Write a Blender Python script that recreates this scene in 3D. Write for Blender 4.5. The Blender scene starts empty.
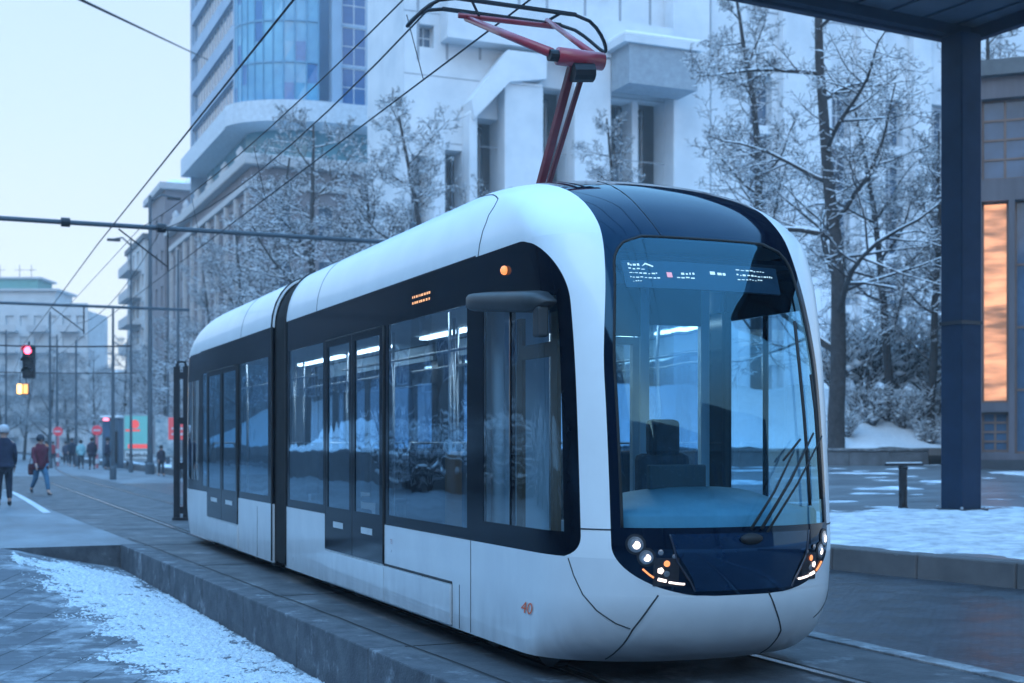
import bpy, bmesh, math, random
from mathutils import Vector, Matrix, noise
R = math.radians
PI = math.pi
scene = bpy.context.scene
COL = scene.collection
random.seed(7)

# ------------------------------------------------------------------ camera
CX, CY, CH, FPX, PX, PY = -3.705, -8.307, 1.6, 1330.0, 512.0, 443.0
YAW = math.atan(572 / 1330)
CC, SS = math.cos(YAW), math.sin(YAW)
cam = bpy.data.cameras.new('camera')
camo = bpy.data.objects.new('camera', cam)
COL.objects.link(camo)
camo.location = (CX, CY, CH)
camo.rotation_euler = (PI / 2, 0, -YAW)
cam.sensor_width = 36
cam.lens = FPX / 1024 * 36
cam.shift_y = (PY - 341.5) / 1024
cam.clip_end = 6000
cam.clip_start = 0.05
cam.dof.use_dof = True
cam.dof.focus_distance = 9.6
cam.dof.aperture_fstop = 2.4
scene.camera = camo


def onY(px, py, Y):
    """the world point on the plane y = Y seen at a place of the photo (used for measuring)"""
    k = (px - PX) / FPX
    dy = Y - CY
    dx = dy * (SS + k * CC) / (CC - k * SS)
    D = dx * SS + dy * CC
    return CX + dx, CH - (py - PY) * D / FPX


def atD(px, D, py=443.0):
    lat = (px - PX) / FPX * D
    return CX + lat * CC + D * SS, CY - lat * SS + D * CC, CH - (py - PY) * D / FPX


# ------------------------------------------------------------------ materials
MATS = {}


def mat(name, col, rough=0.6, metal=0.0, var=0.12, scale=3.0, bump=0.0, bscale=20.0, coat=0.0, col2=None, spec=0.5,
        stretch=(1, 1, 1), rvar=0.1):
    if name in MATS:
        return MATS[name]
    m = bpy.data.materials.new(name)
    m.use_nodes = True
    nt = m.node_tree
    N, L = nt.nodes, nt.links
    b = N['Principled BSDF']
    b.inputs['Roughness'].default_value = rough
    b.inputs['Metallic'].default_value = metal
    b.inputs['Specular IOR Level'].default_value = spec
    if coat:
        b.inputs['Coat Weight'].default_value = coat
        b.inputs['Coat Roughness'].default_value = 0.03
    tc = N.new('ShaderNodeTexCoord')
    mp = N.new('ShaderNodeMapping')
    mp.inputs['Scale'].default_value = stretch
    L.new(tc.outputs['Object'], mp.inputs['Vector'])
    nz = N.new('ShaderNodeTexNoise')
    nz.inputs['Scale'].default_value = scale
    nz.inputs['Detail'].default_value = 6
    nz.inputs['Roughness'].default_value = 0.65
    L.new(mp.outputs[0], nz.inputs['Vector'])
    mx = N.new('ShaderNodeMix')
    mx.data_type = 'RGBA'
    c2 = col2 if col2 else tuple(c * (1 - var) for c in col)
    c1 = col if col2 else tuple(min(1, c * (1 + var)) for c in col)
    mx.inputs[6].default_value = (*c1, 1)
    mx.inputs[7].default_value = (*c2, 1)
    rp = N.new('ShaderNodeValToRGB')
    rp.color_ramp.elements[0].position = 0.35
    rp.color_ramp.elements[1].position = 0.65
    L.new(nz.outputs['Fac'], rp.inputs[0])
    L.new(rp.outputs[0], mx.inputs[0])
    L.new(mx.outputs[2], b.inputs['Base Color'])
    if rvar:
        mr = N.new('ShaderNodeMapRange')
        mr.inputs[3].default_value = max(0.0, rough - rvar * rough)
        mr.inputs[4].default_value = min(1, rough + rvar * rough * 2)
        L.new(nz.outputs['Fac'], mr.inputs[0])
        L.new(mr.outputs[0], b.inputs['Roughness'])
    if bump:
        n2 = N.new('ShaderNodeTexNoise')
        n2.inputs['Scale'].default_value = bscale
        n2.inputs['Detail'].default_value = 8
        L.new(mp.outputs[0], n2.inputs['Vector'])
        bp = N.new('ShaderNodeBump')
        bp.inputs['Strength'].default_value = bump
        bp.inputs['Distance'].default_value = 0.02
        L.new(n2.outputs['Fac'], bp.inputs['Height'])
        L.new(bp.outputs[0], b.inputs['Normal'])
    MATS[name] = m
    return m


def glass_mat(name, tint, refl=0.09, rough=0.02, gcol=(0.95, 0.98, 1)):
    """a sheet of tinted glass: transparent body with a mirror-like surface that grows towards grazing angles"""
    m = bpy.data.materials.new(name)
    m.use_nodes = True
    nt = m.node_tree
    N, L = nt.nodes, nt.links
    N.remove(N['Principled BSDF'])
    out = N['Material Output']
    tr = N.new('ShaderNodeBsdfTransparent')
    tr.inputs[0].default_value = (*tint, 1)
    gl = N.new('ShaderNodeBsdfGlossy')
    gl.inputs['Roughness'].default_value = rough
    gl.inputs['Color'].default_value = (*gcol, 1)
    lw = N.new('ShaderNodeLayerWeight')
    lw.inputs[0].default_value = 0.5
    pw = N.new('ShaderNodeMath')
    pw.operation = 'POWER'
    pw.inputs[1].default_value = 3.2
    L.new(lw.outputs['Facing'], pw.inputs[0])
    ma = N.new('ShaderNodeMath')
    ma.operation = 'MULTIPLY_ADD'
    ma.inputs[1].default_value = 0.85
    ma.inputs[2].default_value = refl
    ma.use_clamp = True
    L.new(pw.outputs[0], ma.inputs[0])
    # slight waviness of the pane
    tc = N.new('ShaderNodeTexCoord')
    nz = N.new('ShaderNodeTexNoise')
    nz.inputs['Scale'].default_value = 1.3
    L.new(tc.outputs['Object'], nz.inputs['Vector'])
    bp = N.new('ShaderNodeBump')
    bp.inputs['Strength'].default_value = 0.25
    bp.inputs['Distance'].default_value = 0.02
    L.new(nz.outputs['Fac'], bp.inputs['Height'])
    L.new(bp.outputs[0], gl.inputs['Normal'])
    mx = N.new('ShaderNodeMixShader')
    L.new(ma.outputs[0], mx.inputs[0])
    L.new(tr.outputs[0], mx.inputs[1])
    L.new(gl.outputs[0], mx.inputs[2])
    L.new(mx.outputs[0], out.inputs[0])
    return m


def emit(name, col, strength):
    if name in MATS:
        return MATS[name]
    m = bpy.data.materials.new(name)
    m.use_nodes = True
    b = m.node_tree.nodes['Principled BSDF']
    b.inputs['Base Color'].default_value = (*[c * .6 for c in col], 1)
    b.inputs['Emission Color'].default_value = (*col, 1)
    b.inputs['Emission Strength'].default_value = strength
    MATS[name] = m
    return m


def brick_mat(name, c1, c2, mortar, scale, bw=0.5, rh=0.25, rough=0.8, msize=0.02, bump=0.4, rot=(0, 0, 0), noise_amt=0.35, rlo=None):
    m = bpy.data.materials.new(name)
    m.use_nodes = True
    nt = m.node_tree
    N, L = nt.nodes, nt.links
    b = N['Principled BSDF']
    tc = N.new('ShaderNodeTexCoord')
    mp = N.new('ShaderNodeMapping')
    mp.inputs['Rotation'].default_value = rot
    L.new(tc.outputs['Object'], mp.inputs['Vector'])
    nzd = N.new('ShaderNodeTexNoise')
    nzd.inputs['Scale'].default_value = 1.1
    L.new(mp.outputs[0], nzd.inputs['Vector'])
    wrp = N.new('ShaderNodeMix')
    wrp.data_type = 'RGBA'
    wrp.blend_type = 'LINEAR_LIGHT'
    wrp.inputs[0].default_value = 0.03
    L.new(mp.outputs[0], wrp.inputs[6])
    L.new(nzd.outputs['Color'], wrp.inputs[7])
    br = N.new('ShaderNodeTexBrick')
    br.inputs['Scale'].default_value = scale
    br.inputs['Mortar Size'].default_value = msize
    br.inputs['Brick Width'].default_value = bw
    br.inputs['Row Height'].default_value = rh
    br.inputs['Color1'].default_value = (*c1, 1)
    br.inputs['Color2'].default_value = (*c2, 1)
    br.inputs['Mortar'].default_value = (*mortar, 1)
    L.new(wrp.outputs[2], br.inputs['Vector'])
    nz = N.new('ShaderNodeTexNoise')
    nz.inputs['Scale'].default_value = 2.2
    nz.inputs['Detail'].default_value = 9
    nz.inputs['Roughness'].default_value = 0.7
    L.new(tc.outputs['Object'], nz.inputs['Vector'])
    mr = N.new('ShaderNodeMapRange')
    mr.inputs[1].default_value = 0.3
    mr.inputs[2].default_value = 0.7
    mr.inputs[3].default_value = 1 - noise_amt
    mr.inputs[4].default_value = 1 + noise_amt
    L.new(nz.outputs['Fac'], mr.inputs[0])
    mu = N.new('ShaderNodeMix')
    mu.data_type = 'RGBA'
    mu.blend_type = 'MULTIPLY'
    mu.inputs[0].default_value = 1
    L.new(br.outputs['Color'], mu.inputs[6])
    L.new(mr.outputs[0], mu.inputs[7])
    L.new(mu.outputs[2], b.inputs['Base Color'])
    if rlo is not None:
        m2 = N.new('ShaderNodeMapRange')
        m2.inputs[1].default_value = 0.38
        m2.inputs[2].default_value = 0.62
        m2.inputs[3].default_value = rlo
        m2.inputs[4].default_value = rough
        L.new(nz.outputs['Fac'], m2.inputs[0])
        L.new(m2.outputs[0], b.inputs['Roughness'])
    else:
        b.inputs['Roughness'].default_value = rough
    bp = N.new('ShaderNodeBump')
    bp.inputs['Strength'].default_value = bump
    bp.inputs['Distance'].default_value = 0.01
    bp.invert = True
    ad = N.new('ShaderNodeMath')
    ad.operation = 'MULTIPLY_ADD'
    ad.inputs[1].default_value = 0.5
    n3 = N.new('ShaderNodeTexNoise')
    n3.inputs['Scale'].default_value = 35
    n3.inputs['Detail'].default_value = 5
    L.new(tc.outputs['Object'], n3.inputs['Vector'])
    L.new(n3.outputs['Fac'], ad.inputs[0])
    L.new(br.outputs['Fac'], ad.inputs[2])
    L.new(ad.outputs[0], bp.inputs['Height'])
    L.new(bp.outputs[0], b.inputs['Normal'])
    MATS[name] = m
    return m


def strip_mat(name, wall, dark, zper):
    return mat(name, wall)


def spec_tint(m, c):
    m.node_tree.nodes['Principled BSDF'].inputs['Specular Tint'].default_value = (*c, 1)
    return m


WHITE = mat('tram_white_paint', (0.80, 0.84, 0.86), 0.34, var=0.03, scale=2, coat=0.25, rvar=0.25)
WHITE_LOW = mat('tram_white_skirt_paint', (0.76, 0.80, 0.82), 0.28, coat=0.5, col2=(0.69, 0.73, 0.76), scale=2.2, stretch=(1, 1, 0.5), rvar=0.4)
_n = WHITE_LOW.node_tree
_b = _n.nodes['Principled BSDF']
_src = _b.inputs['Base Color'].links[0].from_socket
_tc = _n.nodes.new('ShaderNodeTexCoord')
_sp = _n.nodes.new('ShaderNodeSeparateXYZ')
_n.links.new(_tc.outputs['Object'], _sp.inputs[0])
_mp = _n.nodes.new('ShaderNodeMapping')
_mp.inputs['Scale'].default_value = (1, 3, 1.2)
_n.links.new(_tc.outputs['Object'], _mp.inputs[0])
_nz = _n.nodes.new('ShaderNodeTexNoise')
_nz.inputs['Scale'].default_value = 2.5
_nz.inputs['Detail'].default_value = 8
_n.links.new(_mp.outputs[0], _nz.inputs[0])
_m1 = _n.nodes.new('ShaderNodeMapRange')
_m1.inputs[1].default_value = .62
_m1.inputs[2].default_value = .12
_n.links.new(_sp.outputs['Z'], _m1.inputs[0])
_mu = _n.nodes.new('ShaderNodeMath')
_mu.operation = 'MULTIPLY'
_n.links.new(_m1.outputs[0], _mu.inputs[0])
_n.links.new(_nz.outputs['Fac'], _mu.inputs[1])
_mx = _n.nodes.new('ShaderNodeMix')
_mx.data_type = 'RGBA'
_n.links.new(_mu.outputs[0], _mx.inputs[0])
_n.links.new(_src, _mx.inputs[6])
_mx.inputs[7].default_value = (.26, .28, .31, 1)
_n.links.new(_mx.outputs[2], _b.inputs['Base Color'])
ROOFM = mat('tram_roof_paint', (0.72, 0.76, 0.79), 0.5, var=0.08, scale=2)
BLACK = mat('tram_black_gloss', (0.002, 0.004, 0.009), 0.07, var=0.2, spec=.18, rvar=0.5)
MASKM = mat('tram_front_black_gloss', (0.002, 0.005, 0.014), 0.05, var=0.2, spec=.5, rvar=0.5)
spec_tint(BLACK, (.45, .75, 1))
spec_tint(MASKM, (.25, .62, 1))
RUBBER = mat('black_rubber', (0.012, 0.013, 0.015), 0.7, var=0.2)
DARKGREY = mat('dark_grey_plastic', (0.03, 0.035, 0.04), 0.5, var=0.15)
UNDER = mat('underframe', (0.012, 0.012, 0.014), 0.8)
GLASS = glass_mat('side_window_glass', (0.34, 0.47, 0.58), 0.16, gcol=(.70, .88, 1))
GLASSF = glass_mat('windscreen_glass', (0.50, 0.76, 0.88), 0.10, gcol=(.36, .74, .95))
GLASSC = glass_mat('cab_side_glass', (0.68, 0.80, 0.86), 0.07)
SEATF = mat('seat_fabric', (0.02, 0.03, 0.05), 0.9, var=0.3, scale=12)
SEATO = mat('seat_plastic_orange', (0.45, 0.22, 0.10), 0.5)
INNER = mat('interior_panel', (0.50, 0.66, 0.78), 0.5, var=0.05)
INNERD = mat('interior_dark_panel', (0.06, 0.08, 0.10), 0.5)
FLOORM = mat('interior_floor', (0.10, 0.11, 0.12), 0.5)
STEEL = mat('brushed_steel', (0.55, 0.57, 0.6), 0.3, 1.0)
WOODP = mat('brown_frame_laminate', (0.13, 0.09, 0.06), 0.5)
DASH = mat('dashboard_top', (0.22, 0.34, 0.38), 0.45)
LIGHTSTRIP = emit('ceiling_light', (0.85, 0.95, 1.0), 6)
REDP = mat('pantograph_red_paint', (0.32, 0.03, 0.05), 0.4, var=0.2, coat=0.3)
REDD = mat('pantograph_dark_red_paint', (0.13, 0.015, 0.025), 0.45, var=0.3)
BLKMET = mat('black_metal', (0.015, 0.018, 0.025), 0.45, 0.3)
HEADL = emit('headlamp_light', (1.0, 0.80, 0.72), 1.3)
HEADO = emit('indicator_light', (1.0, 0.30, 0.10), .6)
ORANGE = mat('orange_print', (0.75, 0.13, 0.04), 0.5)
SNOW = mat('snow', (0.82, 0.86, 0.90), 0.75, col2=(0.70, 0.75, 0.80), scale=6, bump=0.6, bscale=25)
SNOWD = mat('trodden_snow', (0.70, 0.75, 0.80), 0.75, col2=(0.34, 0.38, 0.43), scale=2.6, bump=0.8, bscale=18)
CONC = mat('trackbed_concrete', (0.075, 0.08, 0.09), 0.5, col2=(0.035, 0.04, 0.048), scale=1.7, bump=0.35, bscale=30, rvar=0.3)
KERB = mat('kerb_granite', (0.11, 0.12, 0.135), 0.75, col2=(0.055, 0.062, 0.075), scale=3.5, bump=0.5, bscale=45)
KERBT = mat('kerb_top', (0.20, 0.215, 0.23), 0.7, col2=(0.12, 0.13, 0.145), scale=3.0, bump=0.4, bscale=45)
ASPH = mat('street_asphalt', (0.10, 0.11, 0.125), 0.55, col2=(0.24, 0.26, 0.285), scale=0.7, bump=0.3, bscale=30, rvar=0.3, stretch=(1, .35, 1))
PATHM = mat('wet_path', (0.06, 0.07, 0.08), 0.35, col2=(0.17, 0.19, 0.21), scale=0.8, bump=0.3, bscale=10, stretch=(.5, 2, 1))
RAILM = mat('rail_steel', (0.45, 0.46, 0.48), 0.25, 1.0)
GROOVE = mat('rail_groove', (0.02, 0.02, 0.022), 0.9)
EARTH = mat('bare_ground', (0.14, 0.14, 0.14), 0.9, col2=(0.5, 0.52, 0.55), scale=0.05)
WPAINT = mat('white_line_paint', (0.7, 0.72, 0.74), 0.6, col2=(0.45, 0.47, 0.5), scale=5)
def dust(m, lo, hi, sc):
    nt = m.node_tree
    N, L = nt.nodes, nt.links
    b = N['Principled BSDF']
    src = b.inputs['Base Color'].links[0].from_socket
    tc = N.new('ShaderNodeTexCoord')
    a = N.new('ShaderNodeTexNoise')
    a.inputs['Scale'].default_value = sc
    a.inputs['Detail'].default_value = 10
    a.inputs['Roughness'].default_value = .72
    L.new(tc.outputs['Object'], a.inputs['Vector'])
    mr = N.new('ShaderNodeMapRange')
    mr.inputs[1].default_value = lo
    mr.inputs[2].default_value = hi
    L.new(a.outputs['Fac'], mr.inputs[0])
    mx = N.new('ShaderNodeMix')
    mx.data_type = 'RGBA'
    L.new(mr.outputs[0], mx.inputs[0])
    L.new(src, mx.inputs[6])
    mx.inputs[7].default_value = (.62, .67, .72, 1)
    L.new(mx.outputs[2], b.inputs['Base Color'])


PAVE = brick_mat('paving_slabs', (0.095, 0.105, 0.125), (0.12, 0.13, 0.15), (0.02, 0.024, 0.03), 1.0, 0.75, 0.42, 0.75, 0.010, 0.5, rot=(0, 0, R(-66)), noise_amt=.28)
COBB = brick_mat('wet_road_setts', (0.032, 0.040, 0.055), (0.05, 0.060, 0.078), (0.015, 0.018, 0.024), 5.0, 0.5, 0.3, 0.42, 0.03, 0.6, rot=(0, 0, R(4)), noise_amt=0.5, rlo=0.3)
dust(PAVE, .50, .80, 1.6)
dust(CONC, .56, .98, 1.4)
dust(KERBT, .5, .8, 2.0)
dust(KERB, .56, .9, 2.5)
BARK = mat('dark_bark', (0.035, 0.032, 0.034), 0.9, var=0.4, scale=8)
TWIG = mat('twig_bark', (0.05, 0.046, 0.05), 0.9, var=0.3, scale=5)
POLEM = mat('painted_steel_pole', (0.06, 0.085, 0.11), 0.5)
WIREM = mat('copper_wire_dark', (0.02, 0.022, 0.03), 0.6)
COLM = mat('canopy_blue_steel', (0.008, 0.024, 0.055), 0.6, var=0.15, scale=1.5, spec=.15)
SOFFIT = mat('canopy_soffit', (0.03, 0.05, 0.08), 0.6, var=0.2, scale=1)
BUSH = mat('bush_twigs', (0.05, 0.045, 0.05), 0.9)

# ------------------------------------------------------------------ object helpers


def tag(o, label=None, cat=None, group=None, kind=None):
    if label: o['label'] = label
    if cat: o['category'] = cat
    if group: o['group'] = group
    if kind: o['kind'] = kind
    return o


def thing(name, label, cat, loc=(0, 0, 0), rz=0.0, group=None):
    o = bpy.data.objects.new(name, None)
    o.empty_display_size = 0.2
    COL.objects.link(o)
    o.location = loc
    o.rotation_euler = (0, 0, rz)
    return tag(o, label, cat, group)


def copy_tree(o, parent=None):
    c = o.copy()
    COL.objects.link(c)
    if parent is not None: c.parent = parent
    for ch in list(o.children):
        copy_tree(ch, c)
    return c


class MB:
    """collects vertices and faces for one mesh"""

    def __init__(s):
        s.v, s.f, s.mi = [], [], []

    def add(s, vs, fs, mi=0):
        n = len(s.v)
        s.v.extend([tuple(p) for p in vs])
        s.f.extend([tuple(i + n for i in f) for f in fs])
        s.mi.extend([mi] * len(fs))
        return s

    def box(s, x0, x1, y0, y1, z0, z1, mi=0):
        vs = [(x0, y0, z0), (x1, y0, z0), (x1, y1, z0), (x0, y1, z0), (x0, y0, z1), (x1, y0, z1), (x1, y1, z1), (x0, y1, z1)]
        return s.add(vs, [(0, 3, 2, 1), (4, 5, 6, 7), (0, 1, 5, 4), (1, 2, 6, 5), (2, 3, 7, 6), (3, 0, 4, 7)], mi)

    def quad(s, a, b, c, d, mi=0):
        return s.add([a, b, c, d], [(0, 1, 2, 3)], mi)

    def tube(s, pts, rad, n=8, caps=True, mi=0):
        pts = [Vector(p) for p in pts]
        if not isinstance(rad, (list, tuple)): rad = [rad] * len(pts)
        vs, fs = [], []
        up0 = None
        for i, p in enumerate(pts):
            if i == 0: d = pts[1] - p
            elif i == len(pts) - 1: d = p - pts[i - 1]
            else: d = (pts[i + 1] - p).normalized() + (p - pts[i - 1]).normalized()
            if d.length < 1e-9: d = Vector((0, 0, 1))
            d.normalize()
            if up0 is None:
                up0 = Vector((0, 0, 1)) if abs(d.z) < 0.9 else Vector((1, 0, 0))
            a = d.cross(up0)
            if a.length < 1e-6: a = d.cross(Vector((0, 1, 0.1)))
            a.normalize()
            b = a.cross(d).normalized()
            up0 = b
            for k in range(n):
                t = 2 * PI * k / n
                vs.append(p + (a * math.cos(t) + b * math.sin(t)) * rad[i])
        for i in range(len(pts) - 1):
            for k in range(n):
                k2 = (k + 1) % n
                fs.append((i * n + k, i * n + k2, (i + 1) * n + k2, (i + 1) * n + k))
        if caps:
            fs.append(tuple(range(n - 1, -1, -1)))
            fs.append(tuple((len(pts) - 1) * n + k for k in range(n)))
        return s.add(vs, fs, mi)

    def bar(s, a, b, w, h, mi=0):
        """rectangular bar from a to b, w across, h upward"""
        a, b = Vector(a), Vector(b)
        d = (b - a).normalized()
        up = Vector((0, 0, 1)) if abs(d.z) < 0.95 else Vector((0, 1, 0))
        x = d.cross(up).normalized()
        y = x.cross(d).normalized()
        vs = []
        for p in (a, b):
            for sx, sy in ((-1, -1), (1, -1), (1, 1), (-1, 1)):
                vs.append(p + x * sx * w / 2 + y * sy * h / 2)
        return s.add(vs, [(0, 1, 2, 3), (7, 6, 5, 4), (0, 4, 5, 1), (1, 5, 6, 2), (2, 6, 7, 3), (3, 7, 4, 0)], mi)

    def lathe(s, prof, n=16, c=(0, 0, 0), mi=0):
        vs, fs = [], []
        for r, z in prof:
            for k in range(n):
                t = 2 * PI * k / n
                vs.append((c[0] + r * math.cos(t), c[1] + r * math.sin(t), c[2] + z))
        m = len(prof)
        for i in range(m - 1):
            for k in range(n):
                k2 = (k + 1) % n
                fs.append((i * n + k, i * n + k2, (i + 1) * n + k2, (i + 1) * n + k))
        fs.append(tuple(range(n - 1, -1, -1)))
        fs.append(tuple((m - 1) * n + k for k in range(n)))
        return s.add(vs, fs, mi)

    def build(s, name, m, parent=None, smooth=False, bevel=0.0, fixn=True):
        me = bpy.data.meshes.new(name)
        me.from_pydata(s.v, [], s.f)
        ms = m if isinstance(m, (list, tuple)) else [m]
        for q in ms: me.materials.append(q)
        if len(ms) > 1: me.polygons.foreach_set('material_index', s.mi)
        if fixn:
            bm = bmesh.new()
            bm.from_mesh(me)
            bmesh.ops.recalc_face_normals(bm, faces=bm.faces)
            bm.to_mesh(me)
            bm.free()
        if smooth:
            me.polygons.foreach_set('use_smooth', [True] * len(me.polygons))
        me.update()
        o = bpy.data.objects.new(name, me)
        COL.objects.link(o)
        if parent is not None: o.parent = parent
        if bevel:
            b = o.modifiers.new('bevel', 'BEVEL')
            b.width = bevel
            b.segments = 2
            b.limit_method = 'ANGLE'
        return o


def grid_mesh(name, nx, ny, fn, m, kind='structure', smooth=True, parent=None, keep=None):
    vs = [fn(i / nx, j / ny) for j in range(ny + 1) for i in range(nx + 1)]
    fs = []
    for j in range(ny):
        for i in range(nx):
            q = (j * (nx + 1) + i, j * (nx + 1) + i + 1, (j + 1) * (nx + 1) + i + 1, (j + 1) * (nx + 1) + i)
            if keep is None or keep([vs[k] for k in q]): fs.append(q)
    used = sorted({i for f in fs for i in f})
    rm = {u: k for k, u in enumerate(used)}
    mb = MB()
    mb.v = [vs[u] for u in used]
    mb.f = [tuple(rm[i] for i in f) for f in fs]
    mb.mi = [0] * len(fs)
    o = mb.build(name, m, parent, smooth=smooth, fixn=False)
    if kind: o['kind'] = kind
    return o


def text_verts(txt, size):
    cu = bpy.data.curves.new('t', 'FONT')
    cu.body = txt
    cu.size = size
    cu.resolution_u = 3
    o = bpy.data.objects.new('t', cu)
    COL.objects.link(o)
    dg = bpy.context.evaluated_depsgraph_get()
    me = bpy.data.meshes.new_from_object(o.evaluated_get(dg))
    vs = [tuple(v.co) for v in me.vertices]
    fs = [tuple(p.vertices) for p in me.polygons]
    bpy.data.objects.remove(o)
    bpy.data.curves.remove(cu)
    bpy.data.meshes.remove(me)
    return vs, fs


def sst(t):
    t = max(0.0, min(1.0, t))
    return t * t * (3 - 2 * t)


def fbm(x, y, z=0.0, o=4):
    return noise.fractal(Vector((x, y, z)), 1.0, 2.0, o)


# ================================================================== THE TRAM
W = 1.08
XC = 1.08
ZT = 3.62
PT = [(.15, .62), (.22, .76), (.35, .90), (.6, 1.0), (.9, 1.03), (1.1, 1.01), (1.5, .96), (2.0, .88), (2.5, .75), (2.8, .64), (3.0, .54), (3.2, .36), (3.35, .14), (3.47, -.15), (3.56, -.55), (3.62, -1.3)]
YT = [(.15, .15), (.3, 0), (.6, -.1), (2.2, -.1), (2.6, -.08), (3.0, .05), (3.2, .3), (3.35, .6), (3.5, 1.1), (3.62, 2.0)]
NT = [(.15, 2.1), (.6, 2.3), (1.2, 2.35), (2.6, 2.45), (3.0, 2.5), (3.62, 2.2)]


def tab(t, z):
    n = len(t)
    if z <= t[0][0]: return t[0][1]
    if z >= t[-1][0]: return t[-1][1]
    for i in range(n - 1):
        if t[i][0] <= z <= t[i + 1][0]:
            x0, y0 = t[i]
            x1, y1 = t[i + 1]
            h = x1 - x0

            def sl(j):
                if j == 0: return (t[1][1] - t[0][1]) / (t[1][0] - t[0][0])
                if j == n - 1: return (t[-1][1] - t[-2][1]) / (t[-1][0] - t[-2][0])
                a = (t[j][1] - t[j - 1][1]) / (t[j][0] - t[j - 1][0])
                b = (t[j + 1][1] - t[j][1]) / (t[j + 1][0] - t[j][0])
                return 0 if a * b <= 0 else 2 * a * b / (a + b)
            m0, m1 = sl(i), sl(i + 1)
            u = (z - x0) / h
            return (2 * u**3 - 3 * u * u + 1) * y0 + (u**3 - 2 * u * u + u) * h * m0 + (-2 * u**3 + 3 * u * u) * y1 + (u**3 - u * u) * h * m1


def wid(z):
    if z <= 3.0: return W
    t = min(1, (z - 3.0) / (ZT - 3.0))
    return W - .45 * (1 - math.sqrt(max(0, 1 - t * t)))


def surf0(s, z):
    """skin of the front car: s in [-1,1] runs round the nose, beyond it along the flanks in metres"""
    w = wid(z)
    ys = tab(YT, z)
    if abs(s) <= 1:
        p = tab(PT, z)
        n = tab(NT, z)
        f = abs(s) * PI / 2
        c = math.cos(f)
        x = w * (math.sin(f) ** (2 / n) if f > 1e-9 else 0) * (1 if s > 0 else -1)
        y = ys - (ys + p) * (c ** (2 / n) if c > 1e-9 else 0)
    else:
        t = abs(s) - 1
        x = w if s > 0 else -w
        y = t + ys * max(0, 1 - t / 2)
    return Vector((XC + x, y, z))


def surf(s, z, off=0.0):
    p = surf0(s, z)
    if off:
        e = 0.004
        z0, z1 = max(.15, z - e), min(ZT - 1e-4, z + e)
        du = surf0(s + e, z) - surf0(s - e, z)
        dv = surf0(s, z1) - surf0(s, z0)
        n = du.cross(dv)
        if n.length > 1e-12:
            n.normalize()
            p = p + n * off
    return p


def sY(Y, z):
    """flank parameter (left, so negative) of a station Y"""
    ys = tab(YT, z)
    t = (Y - ys) / (1 - ys / 2) if Y < 2 else Y
    return -1 - max(t, -0.0) if t >= 0 else -1


def sX(x, z):
    """nose parameter of lateral place x (from the tram's left plane)"""
    w = wid(z)
    n = tab(NT, z)
    q = max(-1, min(1, (x - XC) / w))
    s = math.asin(min(1, abs(q) ** (n / 2))) / (PI / 2)
    return s if q > 0 else -s


def patch(name, z0, z1, fL, fR, ns, nz, m, parent, off=0.0, thick=0.025, zrows=None, flip=False, mirror=None, smooth=True):
    """a piece of the skin between heights z0..z1 and the side limits fL(z), fR(z)"""
    rows = zrows or [z0 + (z1 - z0) * i / nz for i in range(nz + 1)]
    vs, fs = [], []
    for z in rows:
        a, b = fL(z), fR(z)
        for i in range(ns + 1):
            s = a + (b - a) * i / ns
            p = surf(s, z, off)
            if mirror is not None: p = Vector((p.x, mirror - p.y, p.z))
            vs.append(p)
    for j in range(len(rows) - 1):
        for i in range(ns):
            q = (j * (ns + 1) + i, j * (ns + 1) + i + 1, (j + 1) * (ns + 1) + i + 1, (j + 1) * (ns + 1) + i)
            fs.append(q if mirror is None else q[::-1])
    mb = MB().add(vs, fs)
    o = mb.build(name, m, parent, smooth=smooth, fixn=False)
    if thick:
        so = o.modifiers.new('solid', 'SOLIDIFY')
        so.thickness = thick
        so.offset = -1
        es = o.modifiers.new('split', 'EDGE_SPLIT')
        es.split_angle = R(40)
    return o


def spath(name, pts, m, parent, off=0.003, w=0.012, n=10, mirror=None):
    """a thin joint line or strip drawn over the skin along (s,z) points"""
    P = []
    for (a, b) in zip(pts[:-1], pts[1:]):
        for i in range(n):
            t = i / n
            P.append((a[0] + (b[0] - a[0]) * t, a[1] + (b[1] - a[1]) * t))
    P.append(pts[-1])
    Q = [surf(s, z, off - w * .4) for s, z in P]
    if mirror is not None: Q = [Vector((q.x, mirror - q.y, q.z)) for q in Q]
    mb = MB().tube(Q, w / 2, 6)
    return mb.build(name, m, parent, smooth=True)


tram = thing('tram', 'white and black low floor tram with a red pantograph, on the street rails', 'tram', (0, 0, 0))

Y_END = 7.0       # rear of the front car
GANG = (7.0, 7.65)
L2 = 13.5         # mirror plane sum for the rear car
Y2 = L2 - GANG[1]  # its length parameter
DRV_L = -0.695     # cab side window reaches this far round the corner
ZB, ZW0, ZW1, ZS = 0.86, 0.95, 2.66, 3.0


def maskx(z):
    x = 0.235 + 0.03 * sst((2.0 - z) / 1.0) * 0 + 0.10 * sst((z - 2.0) / 1.2)
    if z < 0.95:
        t = (0.95 - z) / 0.33
        x += 0.62 * (1 - math.sqrt(max(0, 1 - min(1, t) ** 2)))
    return x


def mL(z): return sX(maskx(z), z)
def mR(z): return -sX(maskx(z) + .05, z)


WZ0, WZ1 = 1.06, 2.98


def winx(z):
    x = maskx(z) + 0.055
    r = 0.20
    if z > WZ1 - r:
        t = (z - (WZ1 - r)) / r
        x += 0.20 * (1 - math.sqrt(max(0, 1 - t * t)))
    return x


def wL(z): return sX(winx(z), z)
def wR(z): return -sX(winx(z) + .045, z)


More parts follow.
